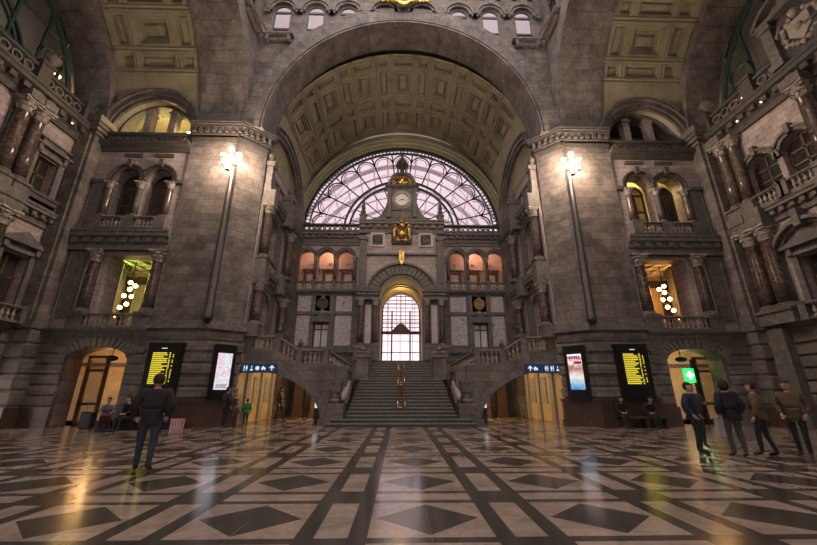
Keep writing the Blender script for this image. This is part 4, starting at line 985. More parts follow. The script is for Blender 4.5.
# clock
e = empty('clock', (0, 25.2, 15.2), 'round white-faced clock set in the stone tower above the portal', 'clock')
m = MB(Far); m.ring(0, 15.8, .54, .68, .72, .9, 0, 360, 32); m.ring(0, 15.8, .68, .78, .7, .82, 0, 360, 32); m.build('rim', 'baluster', e)
m = MB(Far); m.ring(0, 15.8, .01, .55, .75, .79, 0, 360, 32); m.build('dial', 'face', e)
m = MB(Far)
for k in range(12): a = k*pi/6; c, s_ = cos(a), sin(a); q = .025; m.prism([(.42*c-q*s_, 15.8+.42*s_+q*c), (.51*c-q*s_, 15.8+.51*s_+q*c), (.51*c+q*s_, 15.8+.51*s_-q*c), (.42*c+q*s_, 15.8+.42*s_-q*c)], .785, .8)
m.build('numerals', 'black', e)
for nm, a, L, q in (('hour_hand', 205, .28, .035), ('minute_hand', -8, .42, .025)):
    c, s_ = cos(radians(a)), sin(radians(a)); m = MB(Far); m.prism([(-.08*c-q*s_, 15.8-.08*s_+q*c), (L*c-q*.4*s_, 15.8+L*s_+q*.4*c), (L*c+q*.4*s_, 15.8+L*s_-q*.4*c), (-.08*c+q*s_, 15.8-.08*s_-q*c)], .8, .82); m.build(nm, 'black', e)
# gilded coat of arms below the clock
e = empty('gilded_coat_of_arms', (0, 25.2, 12.3), 'large gilded coat of arms below the clock on the portal tower', 'coat of arms')
m = MB(Far); m.box(-.75, .75, .5, .85, 12.1, 12.3); m.box(-.8, .8, .5, .8, 12.25, 14.0); m.build('backing', 'dark', e)
m = MB(Far); m.prism([(-.3, 13.2), (.3, 13.2), (.32, 12.8), (0, 12.4), (-.32, 12.8)], .8, 1.05)
m.ball(0, 1.0, 13.45, .2, 7); m.ball(0, 1.0, 13.8, .12, 6)
for s in (-1, 1):
    m.tube([(s*.35, .95, 13.3), (s*.6, 1.0, 13.1), (s*.55, 1.0, 12.75), (s*.65, 1.0, 12.4)], [.12, .14, .1, .09], 7); m.ball(s*.5, 1.0, 13.45, .13, 6); m.ball(s*.3, 1.0, 12.4, .1, 6); m.tube([(s*.15, .95, 13.6), (s*.35, 1.0, 13.75), (s*.45, 1.0, 13.65)], .05, 5)
    m.tube([(s*.62, 1, 12.35), (s*.3, 1.02, 12.25), (0, 1.02, 12.32)], .06, 5)
m.build('arms', 'gold', e, True)
m = MB(Far); m.prism([(-.16, 11.35), (.16, 11.35), (.2, 11.0), (.12, 10.45), (0, 10.3), (-.12, 10.45), (-.2, 11.0)], .9, 1.2)
m.ball(0, 1.15, 11.15, .12, 6, 1.3); m.ball(0, 1.15, 10.75, .13, 6, 1.3)
m.build('keystone_cartouche', 'gold', smooth=False, label='gilded cartouche on the keystone of the portal arch', cat='cartouche')
# gold monogram cartouche at the crown of the great arch
MG = lambda u, w, z: (u*1.2, w-.06, 25.7+(z-26.0)*1.15)
e = empty('monogram_cartouche', (0, 17.2, 25.7), 'gilded wreath with a monogram S at the crown of the great arch', 'cartouche')
m = MB(MG); m.ring(0, 26.45, .38, .52, 17.05, 17.25, 0, 360, 24)
for k in range(18): a = k*pi/9; m.ball(.5*cos(a), 17.1, 26.45+.5*sin(a), .09, 5)
for s in (-1, 1):
    m.tube([(s*.45, 17.15, 26.1), (s*.8, 17.15, 26.35), (s*1.2, 17.2, 26.3), (s*1.45, 17.2, 26.5)], [.12, .14, .1, .05], 6)
    for k in range(9): m.ball(s*(.55+.11*k), 17.15, 26.35+.16*sin(k*1.7), .1, 5)
m.ball(0, 17.1, 25.85, .14, 6); m.ball(.16, 17.1, 25.92, .09, 6); m.ball(-.16, 17.1, 25.92, .09, 6); m.build('wreath', 'gold', e, True)
m = MB(MG); m.ring(0, 26.45, .01, .38, 17.15, 17.25, 0, 360, 20); m.build('disc', 'dark', e)
m = MB(MG); m.tube([(.2*cos(a), 17.08, 26.6+.14*sin(a)) for a in [radians(t) for t in range(20, 271, 25)]]+[(-.2*cos(a)*-1, 17.08, 26.32+.14*sin(a)) for a in [radians(t) for t in range(90, -161, -25)]], .04, 6)
m.build('monogram', 'gold', e, True)
m = MB(MG); m.tube([(-.24, 17.08, 26.75), (-.24, 17.08, 26.2), (.24, 17.08, 26.2), (.24, 17.08, 26.75)], .03, 5); m.build('monogram_frame', 'gold', e)

# ------------------------------------------------------------------ great lunette window
e = window((0, 28, LZ))
G = lambda u, w, z: (u*1.045, 28.05-w, LZ+(z-LZ)*1.04)
m = MB(G); m.ring(0, LZ, 7.82, 8.02, -.1, .15, 0, 180, 64); m.ring(0, LZ, 7.45, 7.52, -.1, .12, 0, 180, 64)
m.ring(0, LZ, 4.62, 4.74, -.1, .15, 0, 180, 48); m.ring(0, LZ, 4.2, 4.32, -.1, .15, 0, 180, 48); m.ring(0, LZ, 2.0, 2.1, -.1, .12, 0, 180, 24)
NP = 13
for i in range(NP+1):
    a = pi*i/NP; c, s_ = cos(a), sin(a)
    r1 = 7.0; m.tube([(4.7*c, 0, LZ+4.7*s_+.02), (6.7*c, 0, LZ+6.7*s_+.02)], .055, 4)
    m.tube([(2.0*c, 0, LZ+2.0*s_+.02), (4.3*c, 0, LZ+4.3*s_+.02)], .045, 4)
for i in range(NP):
    a0, a1 = pi*i/NP, pi*(i+1)/NP; am = (a0+a1)/2; w = 6.55*(a1-a0)/2
    c, s_ = cos(am), sin(am); pts = []
    for t in range(-6, 7):
        b0 = t*pi/12; rad = 6.55+w*.98*cos(b0)*.98; tg = w*.98*sin(b0); pts.append((rad*c-tg*s_, 0, LZ+rad*s_+tg*c))
    m.tube(pts, .06, 5)
    p2 = []
    for t in range(-6, 7):
        b0 = t*pi/12; rad = 6.55+w*.72*cos(b0); tg = w*.72*sin(b0); p2.append((rad*c-tg*s_, 0, LZ+rad*s_+tg*c))
    m.tube(p2, .03, 4)
    m.tube([(7.5*cos(a0), 0, LZ+7.5*sin(a0)+.02), (6.7*cos(a0), 0, LZ+6.7*sin(a0)+.02)], .06, 4)
    for rr in (5.5, 6.3):
        m.tube([(rr*cos(a0+(a1-a0)*q/3), 0, LZ+rr*sin(a0+(a1-a0)*q/3)+.02) for q in range(4)], .018, 4)
for i in range(78): a = pi*(i+.5)/78; m.tube([(7.5*cos(a), 0, LZ+7.5*sin(a)), (7.85*cos(a), 0, LZ+7.85*sin(a))], .045, 4)
m.box(-8, 8, -.1, .15, LZ-.05, LZ+.1)
m.build('window_frame', 'iron', e)
m = MB(G); m.prism([(8*cos(radians(t)), LZ+8*sin(radians(t))) for t in range(0, 181, 4)], -.06, -.04); m.build('pane', 'glass', e)
# ------------------------------------------------------------------ portal passage and train hall beyond
m = MB(); m.box(-1.9, -1.6, 26.9, 30, 3.5, 8); m.box(1.6, 1.9, 26.9, 30, 3.5, 8); struct(m, 'wall_far_passage', 'ochre')
m = MB(); m.ring(0, 7.9, 1.6, 1.9, 26.9, 30, 0, 180, 24); 
for k in range(5): m.ring(0, 7.9, 1.5, 1.6, 27.1+k*.62, 27.3+k*.62, 0, 180, 20)
struct(m, 'ceiling_passage', 'cream')
m = MB(); m.box(-8, 8, 26.6, 46, 3.2, 3.5); m.box(-1.95, 1.95, 25.62, 26.6, 3.0, 3.5); struct(m, 'floor_landing', 'step')
lightp('portal_lamp', (0, 28.0, 8.9), 26, (1, .62, .18), .2)
e = window((0, 29.9, 3.5)); m = MB()
m.ring(0, 7.9, 1.48, 1.62, 29.85, 30, 0, 180, 24)
for x in (-1.55, -.75, .75, 1.55): m.box(x-.06, x+.06, 29.85, 30, 3.5, 7.95)
for x in (-1.15, -.38, 0, .38, 1.15): m.box(x-.02, x+.02, 29.88, 29.95, 6.2, 9.3 if abs(x) < 1 else 8.8)
for k in range(10): z = 6.2+k*.33; hw = 1.55 if z < 7.9 else sqrt(max(.1, 1.55**2-(z-7.9)**2)); m.box(-hw, hw, 29.88, 29.96, z, z+.05)
m.box(-1.6, 1.6, 29.82, 30, 6.0, 6.2); m.prism([(-.8, 6.2), (.8, 6.2), (.3, 6.75), (0, 6.95), (-.3, 6.75)], 29.8, 29.95); m.box(-1.6, 1.6, 29.85, 29.98, 4.5, 4.56)
m.build('window_frame', 'wood', e); m = MB(); m.prism([(-1.52, 3.5), (1.52, 3.5)]+[(1.52*cos(radians(t)), 7.9+1.52*sin(radians(t))) for t in range(0, 181, 10)], 29.92, 29.94); m.build('pane', 'portalglass', e)
e = empty('train_shed_roof', (0, 40, 3.5), 'pale iron arches of the train hall seen through the great lunette window', 'train shed roof')
for k, y in enumerate((34, 40, 47, 55)):
    m = MB(); r = 15+k; m.tube([(r*cos(pi*t/28), y, 6+(r+7)*sin(pi*t/28)) for t in range(29)], .3, 5)
    m.tube([((r-1.2)*cos(pi*t/28), y, 6+(r+5.6)*sin(pi*t/28)) for t in range(29)], .12, 4); m.build('arch_rib', 'shed' if 'shed' in S else 'paleglass', e)
m = MB()
for t in range(3, 26): m.tube([(15*cos(pi*t/28), 34, 6+22*sin(pi*t/28)), (18*cos(pi*t/28), 55, 6+25*sin(pi*t/28))], .09, 4)
for t in range(-8, 9): m.tube([(t*1.9, 57, 4), (t*1.9, 57, 30)], .08, 4)
for t in range(2, 10): m.tube([(-18, 57, t*3), (18, 57, t*3)], .1, 4)
m.build('purlins', 'paleglass', e)

# ------------------------------------------------------------------ grand staircase
e = empty('grand_staircase', (0, 17.8, 0), 'broad dark stone staircase rising from the hall to the portal', 'staircase')
n1 = 14; H1 = 2.2; y0, y1 = 17.75, 21.9; zz = H1/n1
m = MB()
for i in range(n1):
    hw = 3.42 if i < 1 else (3.25 if i < 2 else 2.62-.3*(i-2)/(n1-2)); y = y0+(y1-y0)*i/n1
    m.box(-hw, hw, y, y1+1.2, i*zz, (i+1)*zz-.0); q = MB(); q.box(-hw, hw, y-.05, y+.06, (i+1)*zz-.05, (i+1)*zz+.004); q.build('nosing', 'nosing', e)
m.build('lower_flight', 'step', e)
m = MB(); n2 = 8
for i in range(n2):
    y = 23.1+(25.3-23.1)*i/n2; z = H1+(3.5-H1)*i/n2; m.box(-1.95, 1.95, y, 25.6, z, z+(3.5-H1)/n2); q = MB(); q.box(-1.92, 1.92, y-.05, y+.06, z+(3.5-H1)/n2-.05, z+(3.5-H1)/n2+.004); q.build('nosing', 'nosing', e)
m.build('upper_flight', 'step', e)
for s in (-1, 1):
    F = lambda u, w, z: (s*u, w, z); sd = SIDE[s]
    # flank wall with big arch
    m = MB(F); n = 24
    for i in range(n):   # elliptical quarter arch from (3.85,0) up to (8.0,2.55)
        ua, ub = 3.85+4.3*i/n, 3.85+4.3*(i+1)/n
        f = lambda u: 2.62*sqrt(max(0, 1-((8.15-u)/4.3)**2))
        tp = 2.85 if ub <= 5.4 else 3.45
        tpf = lambda u: 2.78 if u < 5.25 else min(3.45, 2.78+(u-5.25)*.62)
        m.prism([(ua, f(ua)), (ub, f(ub)), (ub, tpf(ub)), (ua, tpf(ua))], 18.9, 19.4)
    m.box(3.3, 3.85, 18.9, 19.4, 0, 2.78); m.box(2.7, 3.4, 18.75, 22.0, 0, .6)
    m.prism([(2.75, 0), (3.35, 0), (3.35, 2.75), (2.75, 2.6)], 19.1, 22.4)
    struct(m, 'wall_%s_stair_flank' % sd, 'rust')
    m = MB(F)
    pts = []
    for i in range(25):
        a = pi/2*i/24; pts.append((8.15-4.3*cos(a), 18.86, 2.62*sin(a)))
    for i in range(24):
        p, q = pts[i], pts[i+1]
        o = lambda P, a: (8.15-4.62*cos(a), 2.62*sin(a)+.0+.32*sin(a))
        a0, a1 = pi/2*i/24, pi/2*(i+1)/24; P, Q = o(p, a0), o(q, a1)
        m.prism([(p[0], p[2]), (q[0], q[2]), Q, P], 18.78, 18.95)
    m.box(3.2, 4.0, 18.75, 19.0, 0, .25)
    trim(m)
    m = MB(F); m.box(5.2, 8.0, 19.4, 22.4, 3.2, 3.45); m.box(2.7, 6.2, 19.4, 22.4, 2.5, 2.78); struct(m, 'floor_%s_gallery' % sd, 'rust')
    # ceiling of the passage glow side & floor: passage side wall inner
    m = MB(F); m.box(3.4, 3.6, 19.4, 25.9, 0, 2.5); struct(m, 'wall_%s_passage_inner' % sd, 'ochre')
    m = MB(F); m.box(3.3, 8.0, 22.4, 25.9, 3.1, 3.4); struct(m, 'ceiling_%s_passage' % sd, 'rust')
    # columns in the passage
    for k, (u, y) in enumerate(((6.6, 25.2), (5.3, 24.3))):
        m = MB(F); m.box(u-.3, u+.3, y-.3, y+.3, 0, 3.12); m.box(u-.36, u+.36, y-.36, y+.36, 0, .4)
        m.build('square_pillar', 'wood', label='dark square pillar inside the %s passage under the stairs, %s' % (sd, ('nearer the side wall', 'nearer the middle')[k]), cat='pillar', group='passage pillars')
    # balustrades
    B = 'staircase balustrades'
    balustrade((s*7.95, 19.1, 3.45), (s*6.35, 19.1, 3.45), .82, 'level upper balustrade of the %s side stair beside the pier' % sd, B, posts=(.12, 1), pitch=.22, finials=(.12, 1))
    balustrade((s*6.35, 19.1, 3.45), (s*5.25, 19.1, 2.78), .8, 'sloping balustrade of the %s side stair between the two level ones' % sd, B, posts=(), pitch=.2)
    balustrade((s*5.25, 19.1, 2.78), (s*3.85, 19.1, 2.78), .8, 'level lower balustrade of the %s side stair above the arch haunch' % sd, B, posts=(0.02, .98), pitch=.22, finials=(0.02,))
    balustrade((s*3.75, 19.15, 2.72), (s*2.75, 20.9, 2.12), .8, 'sloping balustrade of the %s side stair ending at the main flight' % sd, B, posts=(1,), pitch=.22)
    # main flight side: newels
    e2 = empty('stair_newel', (s*3.0, 18.5, 0), 'massive stone newel with rounded scroll at the foot of the stairs on the %s' % sd, 'newel', 'stair newels')
    m = MB(F); m.box(2.72, 3.5, 18.15, 18.75, .157, .95); m.box(2.66, 3.56, 18.1, 18.8, .85, .98); m.build('pedestal', 'rust', e2)
    m = MB(F); m.box(2.98, 3.44, 18.75, 19.1, .6, 2.0); m.box(2.9, 3.5, 18.7, 19.15, 1.95, 2.12); m.lathe(3.2, 18.45, [(.22, .98), (.27, 1.1), (.17, 1.2), (.2, 1.42), (.26, 1.5), (.27, 1.62)], 12); m.build('newel_post', 'trim', e2)
    m = MB(F); m.tube([(2.78, 18.5, 1.12), (2.8, 18.7, 1.35), (2.76, 19.1, 1.6), (2.72, 19.8, 2.0)], [.1, .16, .13, .1], 10); m.build('scroll_rail', 'baluster', e2, True)
    me = baluster_mesh(.55)
    for k in range(6): y = 18.85+k*.33; child('baluster', me, e2, (s*2.76-s*3.0, y-18.5, .62+k*.175))
    # upper pillars
    e3 = empty('stair_pedestal', (s*2.3, 23.0, 2.2), 'tall stone pedestal with carved cap on the %s of the upper steps' % sd, 'pedestal', 'upper stair pedestals')
    m = MB(F); m.box(1.98, 2.72, 22.5, 23.3, 2.2, 3.55); m.build('pedestal_body', 'rust', e3)
    m = MB(F); m.box(1.92, 2.78, 22.44, 23.36, 3.5, 3.68)
    for k in range(5): m.ball(2.05+k*.15, 22.7, 3.78, .11, 6)
    m.lathe(2.35, 22.9, [(.22, 3.68), (.1, 3.8), (.2, 4.0), (.1, 4.15), (.02, 4.25)], 10); m.build('cap', 'trim', e3)
    m = MB(F); m.prism([(1.93, 2.2), (2.06, 2.2), (2.06, 4.1), (1.93, 4.1)], 23.3, 25.4); struct(m, 'wall_%s_upper_string' % sd, 'trim')
# brass handrail
e = empty('handrail', (0, 20.5, 0), 'double brass handrail standing in the middle of the stairs', 'handrail')
yz = lambda y: (y-y0)/(y1-y0)*H1 if y < y1 else (H1 if y < 23.1 else H1+(y-23.1)/2.2*1.3)
P1 = [(18.55, .8), (18.75, 1.02), (19.9, 1.95), (20.05, 1.95)]; P2 = [(20.3, 1.85), (20.35, 2.1), (22.2, 3.02), (22.45, 3.02), (22.55, 2.8)]
for pts in (P1, P2):
    for sx, lb in ((-1, None), (1, None)):
        m = MB(); m.tube([(sx*.17, y, z) for y, z in pts], .042, 8); m.build('rail', 'brass', e, True)
    for y, z in (pts[0], pts[-1]): m = MB(); m.tube([(-.16, y, z), (.16, y, z)], .032, 8); m.build('cross_bar', 'brass', e, True)
for y, z in ((18.7, .95), (19.9, 1.9), (20.5, 2.12), (22.3, 2.95)):
    m = MB(); m.tube([(0, y, yz(y)), (0, y, z-.05)], .025, 6); m.tube([(-.16, y, z), (0, y, z-.1), (.16, y, z)], .015, 5); m.build('post', 'black', e)

# ------------------------------------------------------------------ boards, posters, signs
for s in (-1, 1):
    F = lambda u, w, z, s=s: (s*u, 17.6-w-.12, z); sd = SIDE[s]
    e = empty('departure_board', (s*10.8, 17.3, 1.1), 'tall black departure board with yellow lettering on the %s pier' % sd, 'departure board', 'departure boards')
    m = MB(F); m.box(10.08, 11.55, .1, .38, 1.1, 3.6); m.box(10.02, 11.61, .08, .34, 3.55, 3.66); m.build('case', 'screenframe', e)
    m = MB(F); m.box(10.28, 11.35, .375, .39, 1.75, 3.25); m.build('screen', 'black', e)
    for k in range(17):
        z = 3.16-k*.082; m = MB(F); u = 10.34 if s == 1 else 11.29
        d = 1 if s == 1 else -1
        def seg(a, c): x0, x1 = u+d*a, u+d*c; m.box(min(x0, x1), max(x0, x1), .39, .396, z, z+.052)
        a = 0
        while a < .2: seg(a, a+.045); a += .06
        a = .24; L = .24+random.choice((.2, .28, .36, .42))
        while a < L: w_ = random.choice((.03, .045, .06)); seg(a, a+w_); a += w_+.014
        seg(.74, .77)
        if random.random() < .7: seg(.78, .8)
        if random.random() < .8: seg(.9, .94)
        m.build('text_row', 'yellow_led', e)
    m = MB(F); m.box(10.7, 10.95, .38, .386, 3.38, 3.42); m.build('heading', 'white_sign', e)
# posters on the chamfers
def poster_mat(name, kind):
    m, nt, b = new_mat(name); P = N(nt, 'ShaderNodeTexCoord').outputs['Object']
    if kind == 0:
        n = noise(nt, P, 5, 4, .6, 1); c = ramp(nt, n, [(.3, (.75, .78, .8)), (.5, (.6, .75, .82)), (.58, (.8, .35, .55)), (.66, (.85, .85, .85)), (.75, (.35, .5, .4))])
    else:
        s_ = N(nt, 'ShaderNodeSeparateXYZ'); nt.links.new(P, s_.inputs[0]); n = noise(nt, P, 3.5, 3, .6, .5)
        f = math_(nt, 'ADD', math_(nt, 'MULTIPLY', s_.outputs[2], .5), math_(nt, 'MULTIPLY', math_(nt, 'SUBTRACT', n, .5), .35))
        c = ramp(nt, f, [(.0, (.05, .2, .5)), (.12, (.25, .5, .7)), (.3, (.8, .75, .7)), (.5, (.35, .12, .1)), (.62, (.85, .82, .8)), (.74, (.7, .08, .1)), (.8, (.9, .9, .9))])
    nt.links.new(c, b.inputs['Base Color']); nt.links.new(c, b.inputs['Emission Color']); b.inputs['Emission Strength'].default_value = .33
    return m
PM = [poster_mat('poster_left', 0), poster_mat('poster_right', 1)]
k2 = sqrt(.5)
for s in (-1, 1):
    sd = SIDE[s]
    C = (8.65, 18.1)  # chamfer midpoint; along (-1,1)/sqrt2, outward (-1,-1)/sqrt2
    F = lambda u, w, z: (s*(C[0]-u*k2-(w+.12)*k2), C[1]+u*k2-(w+.12)*k2, z)
    e = empty('poster_case', (s*8.4, 18.0, 1.2), ('backlit black poster case with a pale mottled poster on the left pier corner', 'backlit black poster case with a blue red and white advertisement on the right pier corner')[s > 0], 'poster case')
    m = MB(F); m.box(-.5, .5, .1, .3, 1.15, 3.65); m.build('case', 'screenframe', e)
    m = MB(F); m.box(-.33, .33, .29, .31, 1.6, 3.25); m.build('poster', PM[s > 0], e)
    if s == 1:
        m = MB(F)
        for k in range(5): m.box(-.26+k*.11, -.2+k*.11, .31, .318, 3.02, 3.14); m.box(-.26+k*.11, -.18+k*.11, .31, .318, 3.12, 3.15)
        m.build('headline', plain('headline_blue', (.03, .08, .3), .4), e)
        m = MB(F); m.box(-.3, .05, .31, .316, 2.78, 2.9); m.build('red_band', plain('band_red', (.6, .03, .04), .4), e)
    else:
        m = MB(F)
        for k in range(4): m.box(-.25, .22, .31, .316, 1.68+k*.05, 1.7+k*.05)
        m.build('small_print', 'steel', e)
# blue direction signs
for s in (-1, 1):
    sd = SIDE[s]; x0, x1 = (-7.85, -6.15) if s == -1 else (6.2, 7.95); Y = 18.55
    e = empty('direction_sign', ((x0+x1)/2, Y, 2.5), 'blue direction sign with white pictograms and an arrow above the %s arch' % sd, 'sign', 'direction signs')
    m = MB(); m.box(x0, x1, Y, Y+.12, 2.42, 2.82); m.build('panel', 'blue_sign', e)
    m = MB(); m.box(x0-.03, x1+.03, Y+.01, Y+.13, 2.40, 2.43); m.box(x0-.03, x1+.03, Y+.01, Y+.13, 2.81, 2.84); m.box(x0-.03, x0, Y+.01, Y+.13, 2.4, 2.84); m.box(x1, x1+.03, Y+.01, Y+.13, 2.4, 2.84); m.build('frame', 'steel', e)
    for x in (x0+.2, x1-.2): m = MB(); m.tube([(x, Y+.1, 2.7), (x, 18.95, 2.95)], .02, 5); m.build('bracket', 'steel', e)
    xa = x1-.22 if s == -1 else x0+.22; yb = Y-.012
    m = MB(); m.box(xa-.025, xa+.025, yb, yb+.01, 2.5, 2.72); m.prism([(xa-.13, 2.62), (xa, 2.76), (xa+.13, 2.62), (xa+.08, 2.6), (xa, 2.69), (xa-.08, 2.6)], yb, yb+.01); m.build('arrow', 'white_sign', e)
    def person_icon(x, skirt):
        m.ring(x, 2.73, .001, .022, yb, yb+.01, 0, 360, 8)
        m.prism([(x-.03, 2.7), (x+.03, 2.7), (x+(.05 if skirt else .02), 2.58), (x-(.05 if skirt else .02), 2.58)], yb, yb+.01); m.box(x-.018, x-.005, yb, yb+.01, 2.48, 2.58); m.box(x+.005, x+.018, yb, yb+.01, 2.48, 2.58)
    m = MB()
    xs = [x0+.14, x0+.26, x0+.5, x0+.78, x0+1.08] if s == -1 else [x0+.5, x0+1.0, x0+1.1, x0+1.28, x0+1.38, x0+1.6]
    for k, x in enumerate(xs):
        if (s == -1 and k < 2) or (s == 1 and k in (1, 2, 3, 4)): person_icon(x, k % 2)
        elif (s == -1 and k == 2) or (s == 1 and k == 5): m.ring(x, 2.7, .001, .03, yb, yb+.01, 0, 360, 8); m.box(x-.012, x+.012, yb, yb+.01, 2.56, 2.68); m.box(x-.07, x+.07, yb, yb+.01, 2.5, 2.56)
        elif k == 3: m.ring(x, 2.61, .0, .08, yb, yb+.01, 0, 360, 14); m.ring(x, 2.61, .08, .1, yb, yb+.01, 0, 360, 14)
        else: m.box(x-.1, x+.1, yb, yb+.01, 2.56, 2.64); m.prism([(x-.1, 2.64), (x+.05, 2.64), (x-.02, 2.72)], yb, yb+.01); m.ring(x-.06, 2.54, 0, .03, yb, yb+.01, 0, 360, 8); m.ring(x+.06, 2.54, 0, .03, yb, yb+.01, 0, 360, 8)
    m.build('pictograms', 'white_sign', e)
# green pharmacy cross in right doorway
e = empty('pharmacy_sign', (14.7, 18.9, 0), 'glowing green pharmacy sign with a white cross inside the right doorway', 'sign')
m = MB(); m.box(14.45, 14.95, 18.85, 18.98, 1.95, 2.65); m.build('panel', 'green_sign', e)
m = MB(); m.box(14.62, 14.78, 18.82, 18.85, 2.1, 2.52); m.box(14.5, 14.9, 18.82, 18.85, 2.24, 2.39); m.build('cross', glow('white_cross', (.8, 1, .85), .5), e)
m = MB(); m.box(14.95, 15.05, 18.8, 19.0, 0, 3.1); m.build('post', 'black', e)
lightp('pharmacy_light', (14.4, 18.6, 2.4), 3, (.1, 1, .25), .2)
# red and white sign deep in the left passage, blue one on the right
for s, c2, lb in ((-1, (.8, .08, .08), 'small red and white lit sign beside the left arch foot in the passage'), (1, (.3, .2, .6), 'small violet lit sign beside the right arch foot in the passage')):
    e = empty('passage_sign', (s*4.25, 20.6, 0), lb, 'sign'); m = MB(); m.box(s*4.3-.28, s*4.3+.28, 20.6, 20.68, .7, 2.0); m.build('panel', glow('sign_'+SIDE[s], (.8, .75, .8), .4), e)
    m = MB(); m.box(s*4.3-.22, s*4.3+.22, 20.57, 20.6, 1.2, 1.7); m.build('print', glow('print_'+SIDE[s], c2, .4), e); m = MB(); m.box(s*4.3-.3, s*4.3+.3, 20.62, 20.72, 0, .7); m.build('stand', 'black', e)
# bench by the right pier
e = empty('bench', (10.7, 16.95, 0), 'long dark marble bench against the foot of the right pier', 'bench')
m = MB(); m.box(9.7, 11.8, 16.75, 17.2, .38, .46); m.build('seat', 'plinth', e)
for x in (9.85, 10.75, 11.65): m = MB(); m.box(x-.08, x+.08, 16.8, 17.15, 0, .38); m.build('leg', 'plinth', e)

# ------------------------------------------------------------------ people
def skin_mesh(verts, edges, radii, root=0, sub=2):
    me = bpy.data.meshes.new('tmp'); me.from_pydata(verts, edges, [])
    ob = bpy.data.objects.new('tmp', me); COL.objects.link(ob)
    md = ob.modifiers.new('s', 'SKIN'); md.use_smooth_shade = True
    if not me.skin_vertices: me.skin_vertices.new()
    for i, rr in enumerate(radii):
        sv = me.skin_vertices[0].data[i]; sv.radius = rr if isinstance(rr, tuple) else (rr, rr); sv.use_root = (i == root)
    sb = ob.modifiers.new('u', 'SUBSURF'); sb.levels = sub; sb.render_levels = sub
    bpy.context.view_layer.update()
    ev = ob.evaluated_get(bpy.context.evaluated_depsgraph_get()); out = bpy.data.meshes.new_from_object(ev)
    vs = [tuple(v.co) for v in out.vertices]; fs = [tuple(q.vertices) for q in out.polygons]
    bpy.data.objects.remove(ob); bpy.data.meshes.remove(me); bpy.data.meshes.remove(out)
    return vs, fs
_pm = {}
def cloth(col, rough=.85):
    k = tuple(col)
    if k not in _pm: _pm[k] = plain('cloth_%d' % len(_pm), col, rough, 0, .2, 12)
    return _pm[k]
SKIN = plain('skin', (.42, .24, .17), .55, 0, .06)
def person(x, y, h, rz, label, coat, legs, hair=(.02, .014, .01), pose='stand', hood=False, skirt=None, shoes=(.012, .011, .011), step=.0, lean=0, coat_hem=.8, z=0, turn=0, group=None, bulk=1.0):
    k = h/1.75
    J = dict(pel=(0, 0, .96), bel=(0, 0, 1.1), che=(0, .01, 1.3), nec=(0, .005, 1.46), hb=(0, -.01, 1.53))
    for s, q in ((-1, 'l'), (1, 'r')):
        st = step*s
        J['hip'+q] = (s*.095, 0, .9); J['kne'+q] = (s*.095, -.03-st*.5, .5); J['ank'+q] = (s*.09, .03-st, .1); J['toe'+q] = (s*.12, -.15-st, .045)
        J['sho'+q] = (s*.185, .01, 1.41); J['elb'+q] = (s*.25, .05, 1.14); J['wri'+q] = (s*.24, -.05, .9)
        if pose == 'pocket': J['elb'+q] = (s*.275, .08, 1.15); J['wri'+q] = (s*.21, -.06, .94)
        if pose == 'talk' and s == 1: J['elb'+q] = (s*.27, -.04, 1.15); J['wri'+q] = (s*.17, -.25, 1.2)
        if pose in ('sit', 'sitread'):
            J['hip'+q] = (s*.1, -.02, .5); J['kne'+q] = (s*.13, -.44, .5); J['ank'+q] = (s*.13, -.42, .1); J['toe'+q] = (s*.14, -.6, .045)
            J['sho'+q] = (s*.185, -.06, .98); J['elb'+q] = (s*.23, -.1, .74); J['wri'+q] = (s*.1, -.3, .66)
    if pose in ('sit', 'sitread'): J.update(pel=(0, .02, .54), bel=(0, .02, .68), che=(0, -.03, .88), nec=(0, -.07, 1.03), hb=(0, -.11, 1.12))
    if lean:
        for n_, v in list(J.items()):
            if v[2] > .95 or (pose.startswith('sit') and v[2] > .6): J[n_] = (v[0], v[1]-lean*(v[2]-.9), v[2])
    names = list(J); ix = {n_: i for i, n_ in enumerate(names)}
    E_ = [('pel', 'bel'), ('bel', 'che'), ('che', 'nec'), ('nec', 'hb')]
    for q in 'lr': E_ += [('pel', 'hip'+q), ('hip'+q, 'kne'+q), ('kne'+q, 'ank'+q), ('ank'+q, 'toe'+q), ('che', 'sho'+q), ('sho'+q, 'elb'+q), ('elb'+q, 'wri'+q)]
    Rd = dict(pel=(.13, .1), bel=(.125, .09), che=(.15, .1), nec=(.06, .06), hb=(.055, .055), hip=(.09, .09), kne=(.06, .06), ank=(.042, .045), toe=(.04, .03), sho=(.06, .06), elb=(.045, .045), wri=(.03, .03))
    rad = lambda n_: Rd.get(n_) or Rd[n_[:3]]
    V = [tuple(c*k for c in J[n_]) for n_ in names]
    vs, fs = skin_mesh(V, [(ix[a], ix[b]) for a, b in E_], [tuple(c*k for c in rad(n_)) for n_ in names])
    m = MB(); m.v = list(vs); m.f = [tuple(f) for f in fs]; nb = len(fs)
    # head with face
    hx, hy, hz = (c*k for c in J['hb']); hz += .1*k; R_ = .098*k; ct, st_ = cos(turn), sin(turn)
    T = lambda u, w, z: (hx+u*ct-w*st_, hy+u*st_+w*ct, hz+z)
    hd = MB(T); hd.ball(0, 0, 0, R_, 12, 1.22, .8, .95); hd.ball(0, -.02*k, -.055*k, .062*k, 8, 1.0, .85, 1.0)
    hd.tube([(0, -R_*.9, .025*k), (0, -R_*1.12, -.015*k), (0, -R_*.95, -.03*k)], [.008*k, .016*k, .01*k], 6)
    for s in (-1, 1): hd.ball(s*.079*k, .005*k, 0, .02*k, 6, 1.5, .5, 1); hd.tube([(s*.018*k, -R_*.9, .026*k), (s*.05*k, -R_*.82, .026*k)], .009*k, 5)
    hd.tube([(-.026*k, -R_*.84, -.055*k), (0, -R_*.9, -.056*k), (.026*k, -R_*.84, -.055*k)], .008*k, 5)
